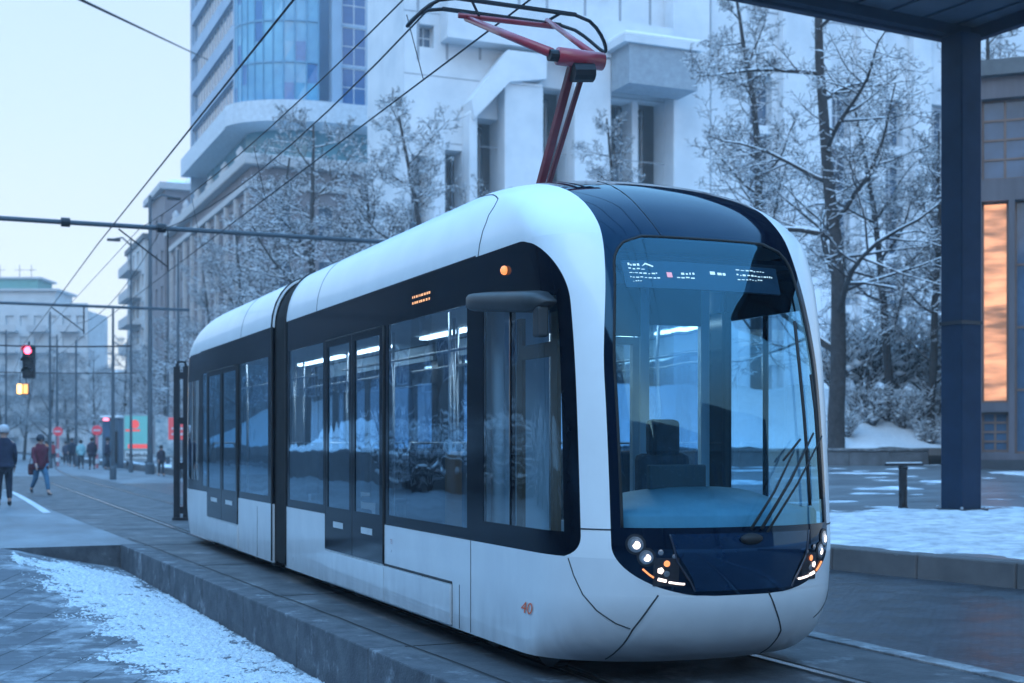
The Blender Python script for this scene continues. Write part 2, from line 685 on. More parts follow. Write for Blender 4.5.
def drvL(z):
    """forward limit of the black cab-side panel, rounded at its top and bottom corners"""
    a = DRV_L
    if z > 2.52:
        t = min(1, (z - 2.52) / 0.48)
        a -= 0.44 * (1 - math.sqrt(max(0, 1 - t * t)))
    if z < 1.0:
        t = min(1, (1.0 - z) / 0.13)
        a -= 0.10 * (1 - math.sqrt(max(0, 1 - t * t)))
    return a


def lin(a, b, n): return [a + (b - a) * i / n for i in range(n + 1)]


ROWS_LOW = [.15, .16, .175, .195, .22, .26, .30, .36, .42, .50, .58, .66, .74, .80, ZB]
CAPROWS = lin(2.98, 3.3, 8)[0:] + [3.36, 3.42, 3.47, 3.51, 3.54, 3.565, 3.585, 3.6, 3.61, 3.617, 3.62]


def car(root, mir, length, front):
    """skin of one car; mir None for the front one, the mirror sum for the rear one"""
    K = dict(mirror=mir)
    le = -1 - length
    # --- white shell below the band, flanks and nose (as one continuous skin)
    z_up = 0.62
    patch('skirt_panel', .15, ZB, lambda z: le, lambda z: -1.0, 70, 0, WHITE_LOW, root, zrows=[z for z in ROWS_LOW if z <= .58] + lin(z_up, ZB, 10), **K)
    patch('skirt_panel', .15, ZB, lambda z: 1.0, lambda z: -le, 70, 0, WHITE_LOW, root, zrows=[z for z in ROWS_LOW if z <= .58] + lin(z_up, ZB, 10), **K)
    patch('bumper', .15, z_up, lambda z: -1.0, lambda z: 1.0, 60, 0, WHITE_LOW, root, zrows=[z for z in ROWS_LOW if z <= .58] + [z_up], **K)
    # corner pieces between bumper top and the cab glass
    rows = lin(z_up, ZB, 10)
    for sg in (-1, 1):
        if sg < 0:
            patch('corner_panel', z_up, ZB, lambda z: -1.0, mL, 26, 0, WHITE_LOW, root, zrows=rows, **K)
            patch('corner_pillar', ZB, 2.9, drvL, mL, 16, 60, WHITE, root, **K)
        else:
            patch('corner_panel', z_up, ZB, mR, lambda z: 1.0, 26, 0, WHITE_LOW, root, zrows=rows, **K)
            patch('corner_pillar', ZB, 2.9, mR, lambda z: -drvL(z), 16, 60, WHITE, root, **K)
    # --- roof shoulders and arch
    rows = lin(2.9, 3.0, 3) + [3.04, 3.08, 3.13, 3.18, 3.24, 3.3] + CAPROWS[9:]
    ztopb = lambda z: -1.35 if z < 2.9 else -1.35
    rowsq = [2.9, 2.92, 2.94, 2.955, 2.97, 2.98, 2.99, 2.995, 3.0]
    rows = rows[3:]
    patch('corner_pillar', 2.9, 3.0, drvL, mL, 24, 0, WHITE, root, zrows=rowsq, **K)
    patch('corner_pillar', 2.9, 3.0, mR, lambda z: -drvL(z), 24, 0, WHITE, root, zrows=rowsq, **K)
    patch('roof_side', 3.0, ZT, lambda z: -3.0, mL, 50, 0, WHITE, root, zrows=rows, **K)
    patch('roof_side', 3.0, ZT, mR, lambda z: 3.0, 50, 0, WHITE, root, zrows=rows, **K)
    rows2 = [3.0, 3.04, 3.08, 3.13, 3.18, 3.24, 3.3] + CAPROWS[9:]
    patch('roof_side', 3.0, ZT, lambda z: le, lambda z: -3.0, 12, 0, WHITE, root, zrows=rows2, **K)
    patch('roof_side', 3.0, ZT, lambda z: 3.0, lambda z: -le, 12, 0, WHITE, root, zrows=rows2, **K)
    # roof top between the shoulders
    mb = MB()
    ny = 30
    for i in range(ny + 1):
        pass
    w1 = wid(ZT)
    vs, fs = [], []
    y_front = -tab(PT, ZT)
    segs = 24
    front_edge = [surf0(-1 + 2 * i / segs, ZT) for i in range(segs + 1)]
    back = length if mir is None else length
    for p in front_edge: vs.append((p.x, p.y, ZT))
    for i, p in enumerate(front_edge): vs.append((p.x, 2.6, ZT + 0.05 * (1 - ((p.x - XC) / w1) ** 2)))
    for i, p in enumerate(front_edge): vs.append((p.x, back, ZT + 0.05 * (1 - ((p.x - XC) / w1) ** 2)))
    if mir is not None: vs = [(a, mir - b, c) for a, b, c in vs]
    for r in range(2):
        for i in range(segs):
            fs.append((r * (segs + 1) + i, r * (segs + 1) + i + 1, (r + 1) * (segs + 1) + i + 1, (r + 1) * (segs + 1) + i))
    o = MB().add(vs, fs).build('roof_panel', ROOFM, root, smooth=True)
    # --- black front mask
    patch('front_mask', .62, WZ0, mL, mR, 70, 0, MASKM, root, zrows=lin(.62, .70, 12) + lin(.72, WZ0, 12), **K)
    patch('front_mask', WZ0, WZ1, mL, wL, 5, 50, MASKM, root, **K)
    patch('front_mask', WZ0, WZ1, wR, mR, 5, 50, MASKM, root, **K)
    patch('roof_cowl', WZ1, 3.6, mL, mR, 50, 0, MASKM, root, zrows=[z for z in CAPROWS if z <= 3.6] + [ZT], **K)
    patch('windscreen', WZ0, WZ1, wL, wR, 50, 60, GLASSF, root, off=-0.004, thick=0, **K)
    # ring seal of the windscreen
    seal = [(wL(z), z) for z in lin(WZ0, WZ1, 40)] + [(wL(WZ1) + (wR(WZ1) - wL(WZ1)) * t, WZ1) for t in lin(0, 1, 20)] + [(wR(z), z) for z in lin(WZ1, WZ0, 40)]
    spath('windscreen_seal', seal, RUBBER, root, w=0.022, n=1, **K)
    return le


def side_band(root, mir, length, pieces, sgn, front):
    """black band of one flank with its windows and doors; pieces: (kind, y0, y1)"""
    K = dict(mirror=mir)
    le = length

    def P(name, z0, z1, ya, yb, m, off=0.0, thick=0.025, par=None, nz=4, capfront=False):
        def fa(z): return sY(yb, z)
        def fb(z): return sY(ya, z)
        if sgn < 0:
            return patch(name, z0, z1, fa, fb, max(2, int((yb - ya) / .25)), nz, m, par or root, off=off, thick=thick, **K)
        return patch(name, z0, z1, lambda z: -fb(z), lambda z: -fa(z), max(2, int((yb - ya) / .25)), nz, m, par or root, off=off, thick=thick, **K)

    y_d = 0.62      # cab panel reaches back to here
    # upper and lower rails of the band
    def rail(z0, z1):
        ya, yb = 1.0, le
        P('window_band', z0, z1, ya, yb, BLACK, nz=3)
    rail(ZW1, ZS)
    cur = 1.0
    doors = [p for p in pieces if p[0] == 'door']
    segs = []
    c = 1.0
    for d in doors:
        segs.append((c, d[1]))
        c = d[2]
    segs.append((c, le))
    for a, b in segs: P('window_band', ZB, ZW0, a, b, BLACK, nz=2)
    # uprights between the openings
    cur = 1.0
    for kind, a, b in pieces:
        if a > cur + 1e-3: P('window_band', ZW0, ZW1, cur, a, BLACK)
        cur = b
    if cur < le - 1e-3: P('window_band', ZW0, ZW1, cur, le, BLACK)
    for kind, a, b in pieces:
        if kind == 'win':
            P('window', ZW0, ZW1, a, b, GLASS, off=-0.003, thick=0)
        else:
            mid = (a + b) / 2
            z0, z1 = 0.50, ZW1
            for u, v in ((a + .015, mid - .008), (mid + .008, b - .015)):
                lf = P('door', z0, 0.94, u, v, BLACK, off=0.012, nz=2)
                P('door_frame', 0.94, z1 - .07, u, u + .09, BLACK, off=0.012, par=lf)
                P('door_frame', 0.94, z1 - .07, v - .09, v, BLACK, off=0.012, par=lf)
                P('door_frame', z1 - .07, z1, u, v, BLACK, off=0.012, par=lf, nz=2)
                P('door_pane', 0.94, z1 - .07, u + .09, v - .09, GLASS, off=0.006, thick=0, par=lf)
                if front or True:
                    P('door_sticker', .74, .80, u + .3, v - .3, mat('pale_sticker', (.55, .6, .63), .5), off=0.0145, thick=0, par=lf)
            # rubber edges around and between leaves
            for yy in (a, mid, b):
                pts = [(sgn * -1 * sY(yy, z), z) for z in lin(z0, z1, 8)]
                spath('door_edge', pts, RUBBER, root, off=.012, w=.03, n=1, **K)
            pts = [(sgn * -1 * sY(a + (b - a) * t, z1), z1) for t in lin(0, 1, 8)]
            spath('door_edge', pts, RUBBER, root, off=.012, w=.025, n=1, **K)
    # cab side: black surround, one big pane
    sgs = sgn

    def PP(name, z0, z1, f1, f2, m, ns=14, nz=20, off=0.0, thick=0.025):
        if sgs < 0: return patch(name, z0, z1, f1, f2, ns, nz, m, root, off=off, thick=thick, **K)
        return patch(name, z0, z1, lambda z: -f2(z), lambda z: -f1(z), ns, nz, m, root, off=off, thick=thick, **K)
    b1 = lambda z: sY(1.0, z)
    PP('cab_window_surround', ZB, 1.02, b1, drvL, BLACK, 26, 8)
    PP('cab_window_surround', 2.58, 2.9, b1, drvL, BLACK, 30, 20)
    PP('cab_window_surround', 2.9, 2.999, b1, drvL, BLACK, 20, 14)
    PP('cab_window_surround', 1.02, 2.58, b1, lambda z: sY(0.85, z), BLACK, 3, 10)
    PP('cab_window_surround', 1.02, 2.58, lambda z: drvL(z) - .10, drvL, BLACK, 4, 30)
    PP('cab_window', 1.02, 2.58, lambda z: sY(0.85, z), lambda z: drvL(z) - .10, GLASSC, 24, 14, off=-0.003, thick=0)
    pts = [(sgn * -1 * sY(0.34, z), z) for z in lin(1.02, 2.58, 8)]
    spath('window_bar', pts, BLACK, root, off=.0, w=.045, n=1, **K)


front_car = tram
car(tram, None, Y_END, True)
car(tram, L2, Y2, False)
PF = [('win', 1.18, 3.12), ('door', 3.25, 5.22), ('win', 5.34, 6.82)]
PR = [('win', 1.15, 1.5), ('door', 1.6, 3.8), ('win', 3.92, 5.6)]
for sg in (-1, 1):
    side_band(tram, None, Y_END, PF, sg, True)
    side_band(tram, L2, Y2, PR, sg, False)

# gangway bellows (between the cars)
gm = MB()
ring = []
zz = [.17, .6, 1.2, 1.8, 2.4, 3.0, 3.15, 3.3, 3.42, 3.5, 3.56, 3.6]
prof = [(XC - wid(z), z) for z in zz] + [(XC + wid(z), z) for z in reversed(zz)]
nb = 13
vs, fs = [], []
for i in range(nb):
    y = GANG[0] - 0.02 + (GANG[1] - GANG[0] + 0.04) * i / (nb - 1)
    k = 0.955 if i % 2 else 0.975
    for x, z in prof: vs.append((XC + (x - XC) * k, y, 0.17 + (z - .17) * (k + .015)))
n = len(prof)
for i in range(nb - 1):
    for j in range(n - 1):
        fs.append((i * n + j, i * n + j + 1, (i + 1) * n + j + 1, (i + 1) * n + j))
MB().add(vs, fs).build('gangway_bellows', RUBBER, tram)

# roof end edges of each car at the gangway (white lip rings)
for y in (Y_END - .03, GANG[1] + .03):
    MB().tube([(XC - wid(z) + (0.003 if z < 3 else 0), y, z) for z in zz] + [(XC + wid(z) - .003, y, z) for z in reversed(zz)], .02, 6).build('end_frame', RUBBER, tram, smooth=True)

# underframe, bogies and wheels
MB().box(.12, 2.04, -.3, 6.9, .2, .34).box(.12, 2.04, 7.7, 13.7, .2, .34).build('underframe', UNDER, tram)
for y0 in (.75, 5.4, 9.2, 12.2):
    bo = MB().box(.25, 1.9, y0 - .75, y0 + .75, .12, .2).build('bogie', UNDER, tram)
    for dy in (-.5, .5):
        for x in (.30, 1.84):
            mb = MB()
            vs = []
            for xx in (x - .05, x + .05):
                for k in range(20): vs.append((xx, y0 + dy + .27 * math.cos(k * PI / 10), .285 + .27 * math.sin(k * PI / 10)))
            fs = [tuple(range(20)), tuple(range(39, 19, -1))] + [(k, (k + 1) % 20, 20 + (k + 1) % 20, 20 + k) for k in range(20)]
            mb.add(vs, fs).build('wheel', BLKMET, bo)

# seams on the white skin
LN = mat('panel_joint', (.03, .035, .04), .8)
spath('panel_joint', [(-.77, ZB - .01), (-.735, .74), (-.68, .62), (-.60, .52), (-.50, .44), (-.43, .405)], LN, tram, w=.009)
spath('panel_joint', [(sX(.34, .17), .17), (-.42, .40), (-.36, .56), (-.33, .63)], LN, tram, w=.012)
spath('panel_joint', [(.22, .16), (.20, .35), (.13, .50), (.08, .63)], LN, tram, w=.012)
spath('panel_joint', [(.43, .405), (.50, .44), (.60, .52), (.68, .62), (.735, .74), (.77, ZB - .01)], LN, tram, w=.009)
spath('panel_joint', [(DRV_L + .0, 1.045), (mL(1.045), 1.045)], LN, tram, w=.012)
spath('panel_joint', [(mR(1.045), 1.045), (-DRV_L, 1.045)], LN, tram, w=.012)
spath('panel_joint', [(sY(1.10, z), z) for z in lin(.16, ZB, 6)], LN, tram, w=.008, n=1)
spath('panel_joint', [(sY(1.34, z), z) for z in lin(.16, .5, 4)], LN, tram, w=.008, n=1)
spath('panel_joint', [(sY(3.25 - (3.25 - 1.5) * t, .5), .5) for t in lin(0, 1, 6)], LN, tram, off=.008, w=.022, n=1)
spath('panel_joint', [(sY(1.5, z), z) for z in lin(.16, .5, 4)], LN, tram, w=.012, n=1)
for yy in (5.24, 4.23, 3.24, 2.2): spath('panel_joint', [(sY(yy, z), z) for z in lin(.16, .49, 4)], LN, tram, w=.007, n=1)
spath('panel_joint', [(sY(t, .86), .865) for t in lin(1.0, 7.0, 8)], LN, tram, w=.008, n=1)
for yy in (1.7, 3.7, 5.0): spath('panel_joint', [(sY(yy, z), z) for z in lin(.16, .8, 4)], LN, tram, w=.007, n=1, mirror=L2)
rj = [3.0, 3.08, 3.18, 3.3, 3.42, 3.5, 3.56, 3.6]
spath('panel_joint', [(sY(.95 - .15 * (z - 3) / .6, z), z) for z in rj], LN, tram, w=.012, n=2)
spath('panel_joint', [(sY(5.6, z), z) for z in rj], LN, tram, w=.008, n=2)
spath('panel_joint', [(sY(4.0, z), z) for z in rj], LN, tram, w=.008, n=2, mirror=L2)
spath('panel_joint', [(sY(t, 3.005), 3.005) for t in lin(1.0, 7.0, 8)], LN, tram, w=.014, n=1)
spath('panel_joint', [(sY(t, 3.005), 3.005) for t in lin(1.0, Y2, 8)], LN, tram, w=.014, n=1, mirror=L2)
spath('panel_joint', [(-.16 - .2 * (z - 2.98), z) for z in (2.98, 3.1, 3.2, 3.3, 3.4, 3.5)], LN, tram, w=.006, n=2)
# step plates that stand proud under the doors
for (a, b, mir) in ((3.2, 5.25, None), (1.5, 3.18, None), (1.55, 3.85, L2)):
    patch('step_panel', .17, .485, lambda z: sY(b, z), lambda z: sY(a, z), 8, 6, WHITE_LOW, tram, off=.022, thick=.02, mirror=mir)

# headlamps
for sg in (-1, 1):
    def lamp(cs, cz, r, m, name, par, off=.012, n=20):
        vs = []
        # scale s to metres locally
        e = .01
        k = (surf0(cs + e, cz) - surf0(cs - e, cz)).length / (2 * e)
        vs.append(surf(cs, cz, off + .004))
        for i in range(n):
            t = 2 * PI * i / n
            vs.append(surf(cs + r * math.cos(t) / k, cz + r * math.sin(t), off))
        return MB().add(vs, [(0, 1 + i, 1 + (i + 1) % n) for i in range(n)]).build(name, m, par, smooth=True)
    if sg < 0:
        spec_tint(mat('nose_panel_navy_gloss', (.003, .014, .04), .04, spec=1.0, rvar=.5, var=.1), (.3, .65, 1))
        cp = patch('center_panel', .655, 1.02, lambda z: -.235 + .10 * sst((z - .66) / .36) * -1 + .05, lambda z: .235 + .10 * sst((z - .66) / .36) - .05, 30, 14, mat('nose_panel_navy_gloss', (.003, .014, .04), .04, spec=1.0, rvar=.5, var=.1), tram, off=.008, thick=.008)
        spath('panel_rim', [(-.285, 1.02), (-.26, .85), (-.205, .72), (-.185, .655)], mat('rim_blue_black', (.02, .03, .05), .2), tram, off=.014, w=.014)
        spath('panel_rim', [(.285, 1.02), (.26, .85), (.205, .72), (.185, .655)], mat('rim_blue_black', (.02, .03, .05), .2), tram, off=.014, w=.014)
    zz1 = [(.43, .955, .050), (.385, .875, .045)]
    hl = None
    for (s_, z_, r_) in zz1:
        q = lamp(sg * s_, z_, r_ + .016, BLKMET, 'headlamp', tram, .006)
        lamp(sg * s_, z_, r_, mat('lamp_bezel', (.4, .4, .42), .25, .9), 'bezel', q, .009)
        lamp(sg * s_, z_, r_ * .70, mat('lamp_reflector', (.8, .75, .75), .15, .9), 'reflector', q, .011)
        lamp(sg * s_ + .004, z_ - .004, r_ * .50, HEADL, 'lens', q, .0125)
    hs = spath('daytime_light', [(sg * .335, .735), (sg * .30, .722)], HEADL, tram, off=.012, w=.022, n=3)
    spath('daytime_light', [(sg * .29, .716), (sg * .25, .706), (sg * .226, .703)], HEADL, tram, off=.012, w=.014, n=3)
    spath('daytime_light', [(sg * .40, .80), (sg * .372, .765), (sg * .352, .745)], HEADO, tram, off=.012, w=.014, n=3)
    hh = patch('lamp_housing', .69, .87, lambda z: sg * .30 - .055, lambda z: sg * .30 + .05, 8, 6, mat('lamp_housing_grey', (.05, .05, .06), .25, .6), tram, off=.004, thick=.004)
    lamp(sg * .30, .835, .020, HEADO, 'turn_signal', tram, .010)
    lamp(sg * .325, .79, .022, HEADL, 'lamp_element', tram, .010, 5)
    lamp(sg * .325, .905, .018, mat('lamp_bezel', (.4, .4, .42), .25, .9), 'reflector', tram, .008)
    lamp(sg * .27, .88, .014, mat('lamp_bezel', (.4, .4, .42), .25, .9), 'reflector', tram, .008)
    lamp(sg * .30, .77, .02, mat('lamp_bezel', (.4, .4, .42), .25, .9), 'reflector', tram, .008)

# side marker above the cab window
o = MB().lathe([(.0, .0), (.03, .0), (.034, .012), (.028, .028), (.012, .038)], 14).build('marker_lamp', HEADO, tram, smooth=True)
o.location = surf(sY(.42, 2.83), 2.83, .0)
o.rotation_euler = (0, -PI / 2, 0)

# long mirror housing above the cab window
mb = MB()
vs, fs = [], []
cr = [(0, .0), (.10, .0), (.13, .02), (.13, .09), (.11, .115), (0, .13)]
ya, yb = .98, -.40
for i in range(13):
    t = i / 12
    y = ya + (yb - ya) * t
    sc = 1 - .9 * abs(2 * t - 1) ** 10
    sv = sY(y, 2.5) if y > -.1 else -1 + ( -.1 - y) / .3 * .12
    base = surf(sv, 2.55, 0.0)
    for a, b in cr:
        vs.append((base.x - a * (0.5 + .5 * sc) * 1.1, y, 2.455 + .13 * (1 - t) + .075 + (b * 1.15 - .075) * sc))
n = len(cr)
for i in range(12):
    for j in range(n):
        fs.append((i * n + j, i * n + (j + 1) % n, (i + 1) * n + (j + 1) % n, (i + 1) * n + j))
fs.append(tuple(range(n)))
fs.append(tuple(12 * n + j for j in range(n)))
MB().add(vs, fs).build('mirror_housing', DARKGREY, tram, smooth=True, bevel=0)
MB().box(-.10, -.02, -.36, -.26, 2.30, 2.50).build('camera_pod', DARKGREY, tram, bevel=.015)

# fleet number and other prints, wrapped onto the skin


def print_on(txt, size, s0, z0, m, name, off=.007, flipx=1, kx=1.0, mirror=None):
    vs, fs = text_verts(txt, size)
    e = .01
    out = []
    for x, y, _ in vs:
        z = z0 + y
        k = (surf0(s0 + e, z) - surf0(s0 - e, z)).length / (2 * e)
        out.append(surf(s0 + x * kx / k, z, off))
    return MB().add(out, fs).build(name, m, tram, fixn=False)


print_on('40', .115, -1.0 - .20, .43, ORANGE, 'fleet_number', kx=1.7)
print_on('75', .06, -1 - 3.05, .70, mat('rose_print', (.45, .2, .22), .5), 'side_number')
print_on('v', .06, -1 - 3.03, .62, mat('grey_print', (.2, .2, .22), .5), 'side_number')
# orange writing of the small side display: short illegible strokes
rs = random.Random(3)
AMB = emit('amber_display', (1, .45, .2), .5)
mb = MB()
for row in range(2):
    y = 2.46
    while y > 2.02 - row * .0:
        l = rs.uniform(.015, .05)
        z = 2.83 - row * .05
        p = [surf(sY(y, z), z, .002), surf(sY(y - l, z), z, .002), surf(sY(y - l, z), z + .02, .002), surf(sY(y, z), z + .02, .002)]
        mb.quad(*p)
        y -= l + rs.uniform(.012, .03)
mb.build('side_display_text', AMB, tram, fixn=False)

# destination display behind the windscreen
DZ0, DZ1 = 2.64, 2.83
sa, sb = wL(2.7) + .055, wR(2.7) - .09
DISP = mat('display_panel', (.03, .045, .065), .4)
dp = patch('destination_display', DZ0, DZ1, lambda z: sa, lambda z: sb, 30, 3, DISP, tram, off=-.05, thick=.015)
WTX = emit('display_letters', (.92, .88, .82), .6)
RTX = emit('display_red', (1.0, .3, .3), .7)


def strokes(mb, s, z, ln, h, r):
    e = s + ln
    while s < e:
        w_ = r.uniform(.004, .016)
        dz = r.uniform(-.003, .003)
        hh = h * r.choice((.6, 1, 1, .8))
        mb.quad(surf(s, z + dz, -.045), surf(s + w_, z + dz, -.045), surf(s + w_, z + dz + hh, -.045), surf(s, z + dz + hh, -.045))
        s += w_ + r.uniform(.003, .008)


mb = MB()
for s, z, ln, h in ((sa + .03, 2.79, .06, .016), (sa + .03, 2.765, .08, .008), (sa + .03, 2.735, .13, .008), (sa + .03, 2.705, .14, .008), (sa + .04, 2.68, .05, .006),
                    (sa + .26, 2.74, .05, .014), (sa + .24, 2.715, .07, .008), (sa + .36, 2.75, .03, .022),
                    (sa + .44, 2.79, .14, .008), (sa + .44, 2.755, .18, .012), (sa + .44, 2.725, .11, .008)):
    strokes(mb, s, z, ln, h, rs)
mb.add([surf(sa + .095, 2.785, -.044), surf(sa + .115, 2.812, -.044), surf(sa + .15, 2.79, -.044), surf(sa + .146, 2.783, -.044), surf(sa + .115, 2.80, -.044)], [(0, 1, 4), (1, 2, 3, 4)])
mb.build('display_text', WTX, dp, fixn=False)
mb = MB()
mb.quad(surf(sa + .20, 2.715, -.044), surf(sa + .222, 2.715, -.044), surf(sa + .222, 2.75, -.044), surf(sa + .20, 2.75, -.044))
mb.build('display_logo', RTX, dp, fixn=False)

# wipers


def wpt(px, py, off):
    best = None
    for iz in range(44, 150):
        z = iz / 50
        for i in range(-60, 90):
            s = i / 100
            p = surf0(s, z)
            dx, dy = p.x - CX, p.y - CY
            D = dx * SS + dy * CC
            u = PX + FPX * (dx * CC - dy * SS) / D
            v = PY - FPX * (p.z - CH) / D
            d = (u - px) ** 2 + (v - py) ** 2
            if best is None or d < best[0]: best = (d, s, z)
    return surf(best[1], best[2], off)


pv = wpt(756, 536, .03)
wb = MB().lathe([(.0, 0), (.11, 0), (.12, .015), (.09, .04), (.0, .05)], 16)
wo = wb.build('wiper_mount', RUBBER, tram, smooth=True)
wo.location = wpt(752, 538, -.005)
wo.rotation_euler = (R(80), 0, R(8))
wo.scale = (.8, .32, .8)
for k, (x0, y0, x1, y1, r) in enumerate(((747, 530, 786, 455, .008), (757, 530, 806, 433, .009), (764, 531, 814, 437, .007))):
    a, b = wpt(x0, y0, .05), wpt(x1, y1, .055)
    mid = (a + b) / 2 + Vector((0, -.03, 0))
    arm = MB().tube([a, mid, b], [r * 1.25, r, r * .8], 8).build('wiper', RUBBER, tram, smooth=True)
    if k == 1:
        pts = [wpt(x, y, .035) for x, y in ((790, 322), (795, 370), (800, 420), (804, 480), (806, 505))]
        MB().tube(pts, .011, 6).build('wiper_blade', RUBBER, arm, smooth=True)
    if k == 2:
        pts = [wpt(x, y, .035) for x, y in ((806, 375), (811, 410), (813, 450), (816, 500))]
        MB().tube(pts, .010, 6).build('wiper_blade', RUBBER, arm, smooth=True)
    if k == 0:
        MB().tube([wpt(780, 462, .04), wpt(795, 440, .04)], .008, 6).build('wiper_blade', RUBBER, arm, smooth=True)

# --- interior
MB().box(.10, 2.06, -.4, 6.95, .34, .38).box(.10, 2.06, 7.65, 13.8, .34, .38).box(.3, 1.86, 6.9, 7.7, .34, .38).build('floor', FLOORM, tram)
MB().box(.16, 2.0, .4, 6.95, 2.86, 2.90).box(.16, 2.0, 7.65, 13.2, 2.86, 2.90).box(.3, 1.86, 6.9, 7.7, 2.86, 2.90).build('ceiling', INNER, tram)
for x in (.55, 1.6):
    for y0, y1 in ((1.3, 2.9), (3.2, 4.9), (5.2, 6.7), (8.0, 9.8), (10.1, 12.6)):
        MB().box(x - .05, x + .05, y0, y1, 2.83, 2.857).build('light_strip', LIGHTSTRIP, tram)
# inner lining below the windows
for x0, x1 in ((.04, .08), (2.08, 2.12)):
    MB().box(x0, x1, 1.1, 3.2, .38, .92).box(x0, x1, 5.25, 6.95, .38, .92).box(x0, x1, 7.7, 9.6, .38, .92).box(x0, x1, 12.0, 13.3, .38, .92).build('inner_lining', INNERD, tram)
    MB().box(x0, x1, .9, 6.95, 2.66, 2.86).box(x0, x1, 7.7, 13.3, 2.66, 2.86).build('inner_lining', INNER, tram)
# cab partition with a glazed door
pm = MB()
pm.box(.10, .62, 1.02, 1.07, .38, 2.86).box(1.42, 2.06, 1.02, 1.07, .38, 1.35).box(1.42, 1.50, 1.02, 1.07, 1.35, 2.86).box(1.98, 2.06, 1.02, 1.07, 1.35, 2.86)
MB().box(.62, 1.42, 1.02, 1.07, 2.45, 2.86).box(1.5, 1.98, 1.02, 1.07, 2.55, 2.86).box(.12, 2.0, -.32, 1.0, 2.87, 2.9).build('cab_header', INNERD, tram)
pm.build('cab_partition', INNER, tram)
MB().box(.64, .70, 1.0, 1.05, .38, 2.44).box(1.34, 1.40, 1.0, 1.05, .38, 2.44).box(.70, 1.34, 1.0, 1.05, .38, 1.0).box(.70, 1.34, 1.0, 1.05, 2.38, 2.44).build('cab_door', mat('cab_door_panel', (.36, .45, .52), .5), tram)
MB().tube([(.16, .95, .4), (.16, .95, 2.8)], .05, 10).build('grab_pole', INNER, tram, smooth=True)
# brown framed cabinet in the cab corner
MB().box(.16, .19, -.10, .0, .9, 2.5).box(.16, .19, .5, .6, .9, 2.5).box(.16, .19, .0, .5, 2.2, 2.3).build('cab_frame', WOODP, tram)
# dashboard: curved top that follows the nose
vs, fs = [], []
nd = 30
for lvl, (off, z) in enumerate(((-.09, .80), (-.09, 1.12), (-.11, 1.15))):
    for i in range(nd + 1):
        s = -.62 + 1.24 * i / nd
        p = surf(s, max(z, .9), off)
        vs.append((p.x, p.y, z))
for i in range(nd + 1):
    t = i / nd
    s = -.62 + 1.24 * t
    p = surf(s, 1.15, -.11)
    vs.append((XC + (p.x - XC) * .96, -.16 - .16 * math.sin(PI * t), 1.15 + .13 * math.sin(PI * t) + .02))
for i in range(nd + 1):
    t = i / nd
    p = surf(-.62 + 1.24 * t, 1.15, -.11)
    vs.append((XC + (p.x - XC) * .96, -.14 - .14 * math.sin(PI * t), .55))
for r_ in range(4):
    for i in range(nd):
        a = r_ * (nd + 1) + i
        fs.append((a, a + 1, a + nd + 2, a + nd + 1))
MB().add(vs, fs).build('dashboard', DASH, tram, smooth=True)
MB().box(.75, 1.2, -.33, -.28, 1.28, 1.45).build('control_screen', DARKGREY, tram, bevel=.01)
# driver seat
st = MB().box(1.12, 1.60, .15, .6, .78, .9).build('driver_seat', SEATF, tram, bevel=.05)
MB().box(1.14, 1.58, .50, .64, .85, 1.52).build('seat_back', SEATF, st, bevel=.05)
MB().box(1.23, 1.49, .50, .62, 1.50, 1.78).build('headrest', SEATF, st, bevel=.04)
MB().tube([(1.36, .4, .38), (1.36, .4, .8)], .06, 10).build('pedestal', DARKGREY, st)


def pseat(x, y, face, m):
    """a passenger seat: cushion and back"""
    a = MB().box(-.21, .21, -.22, .2, .42, .50).build('passenger_seat', m, tram, bevel=.03)
    b = MB().box(-.21, .21, .2, .26, .46, 1.15).build('seat_back', m, a, bevel=.03)
    MB().box(-.03, .03, -.1, .1, 0, .42).build('pedestal', DARKGREY, a)
    MB().tube([(-.19, .24, 1.1), (-.16, .26, 1.22), (.16, .26, 1.22), (.19, .24, 1.1)], .014, 6).build('seat_handle', STEEL, a)
    a.location = (x, y, .38)
    a.rotation_euler = (0, 0, 0 if face > 0 else PI)


for y, f in ((1.5, 1), (2.35, -1), (2.9, 1), (5.7, 1), (6.45, -1), (8.1, 1), (8.9, -1), (12.3, 1), (12.9, -1)):
    for x in (.38, 1.75):
        pseat(x, y, f, SEATO if (abs(y - 2.35) < .1) else SEATF)
for x, y in ((.62, 3.2), (1.5, 3.2), (.62, 5.3), (1.5, 5.3), (1.06, 2.0), (1.06, 6.2), (.62, 9.6), (1.5, 9.6), (.62, 12.0), (1.5, 12.0), (1.06, 4.25), (1.06, 10.8)):
    MB().tube([(x, y, .38), (x, y, 2.86)], .018, 8).build('grab_pole', STEEL, tram, smooth=True)
for x in (.62, 1.5):
    MB().tube([(x, 1.4, 2.45), (x, 6.8, 2.45)], .015, 8).build('grab_rail', STEEL, tram, smooth=True)
    MB().tube([(x, 7.9, 2.45), (x, 13.0, 2.45)], .015, 8).build('grab_rail', STEEL, tram, smooth=True)

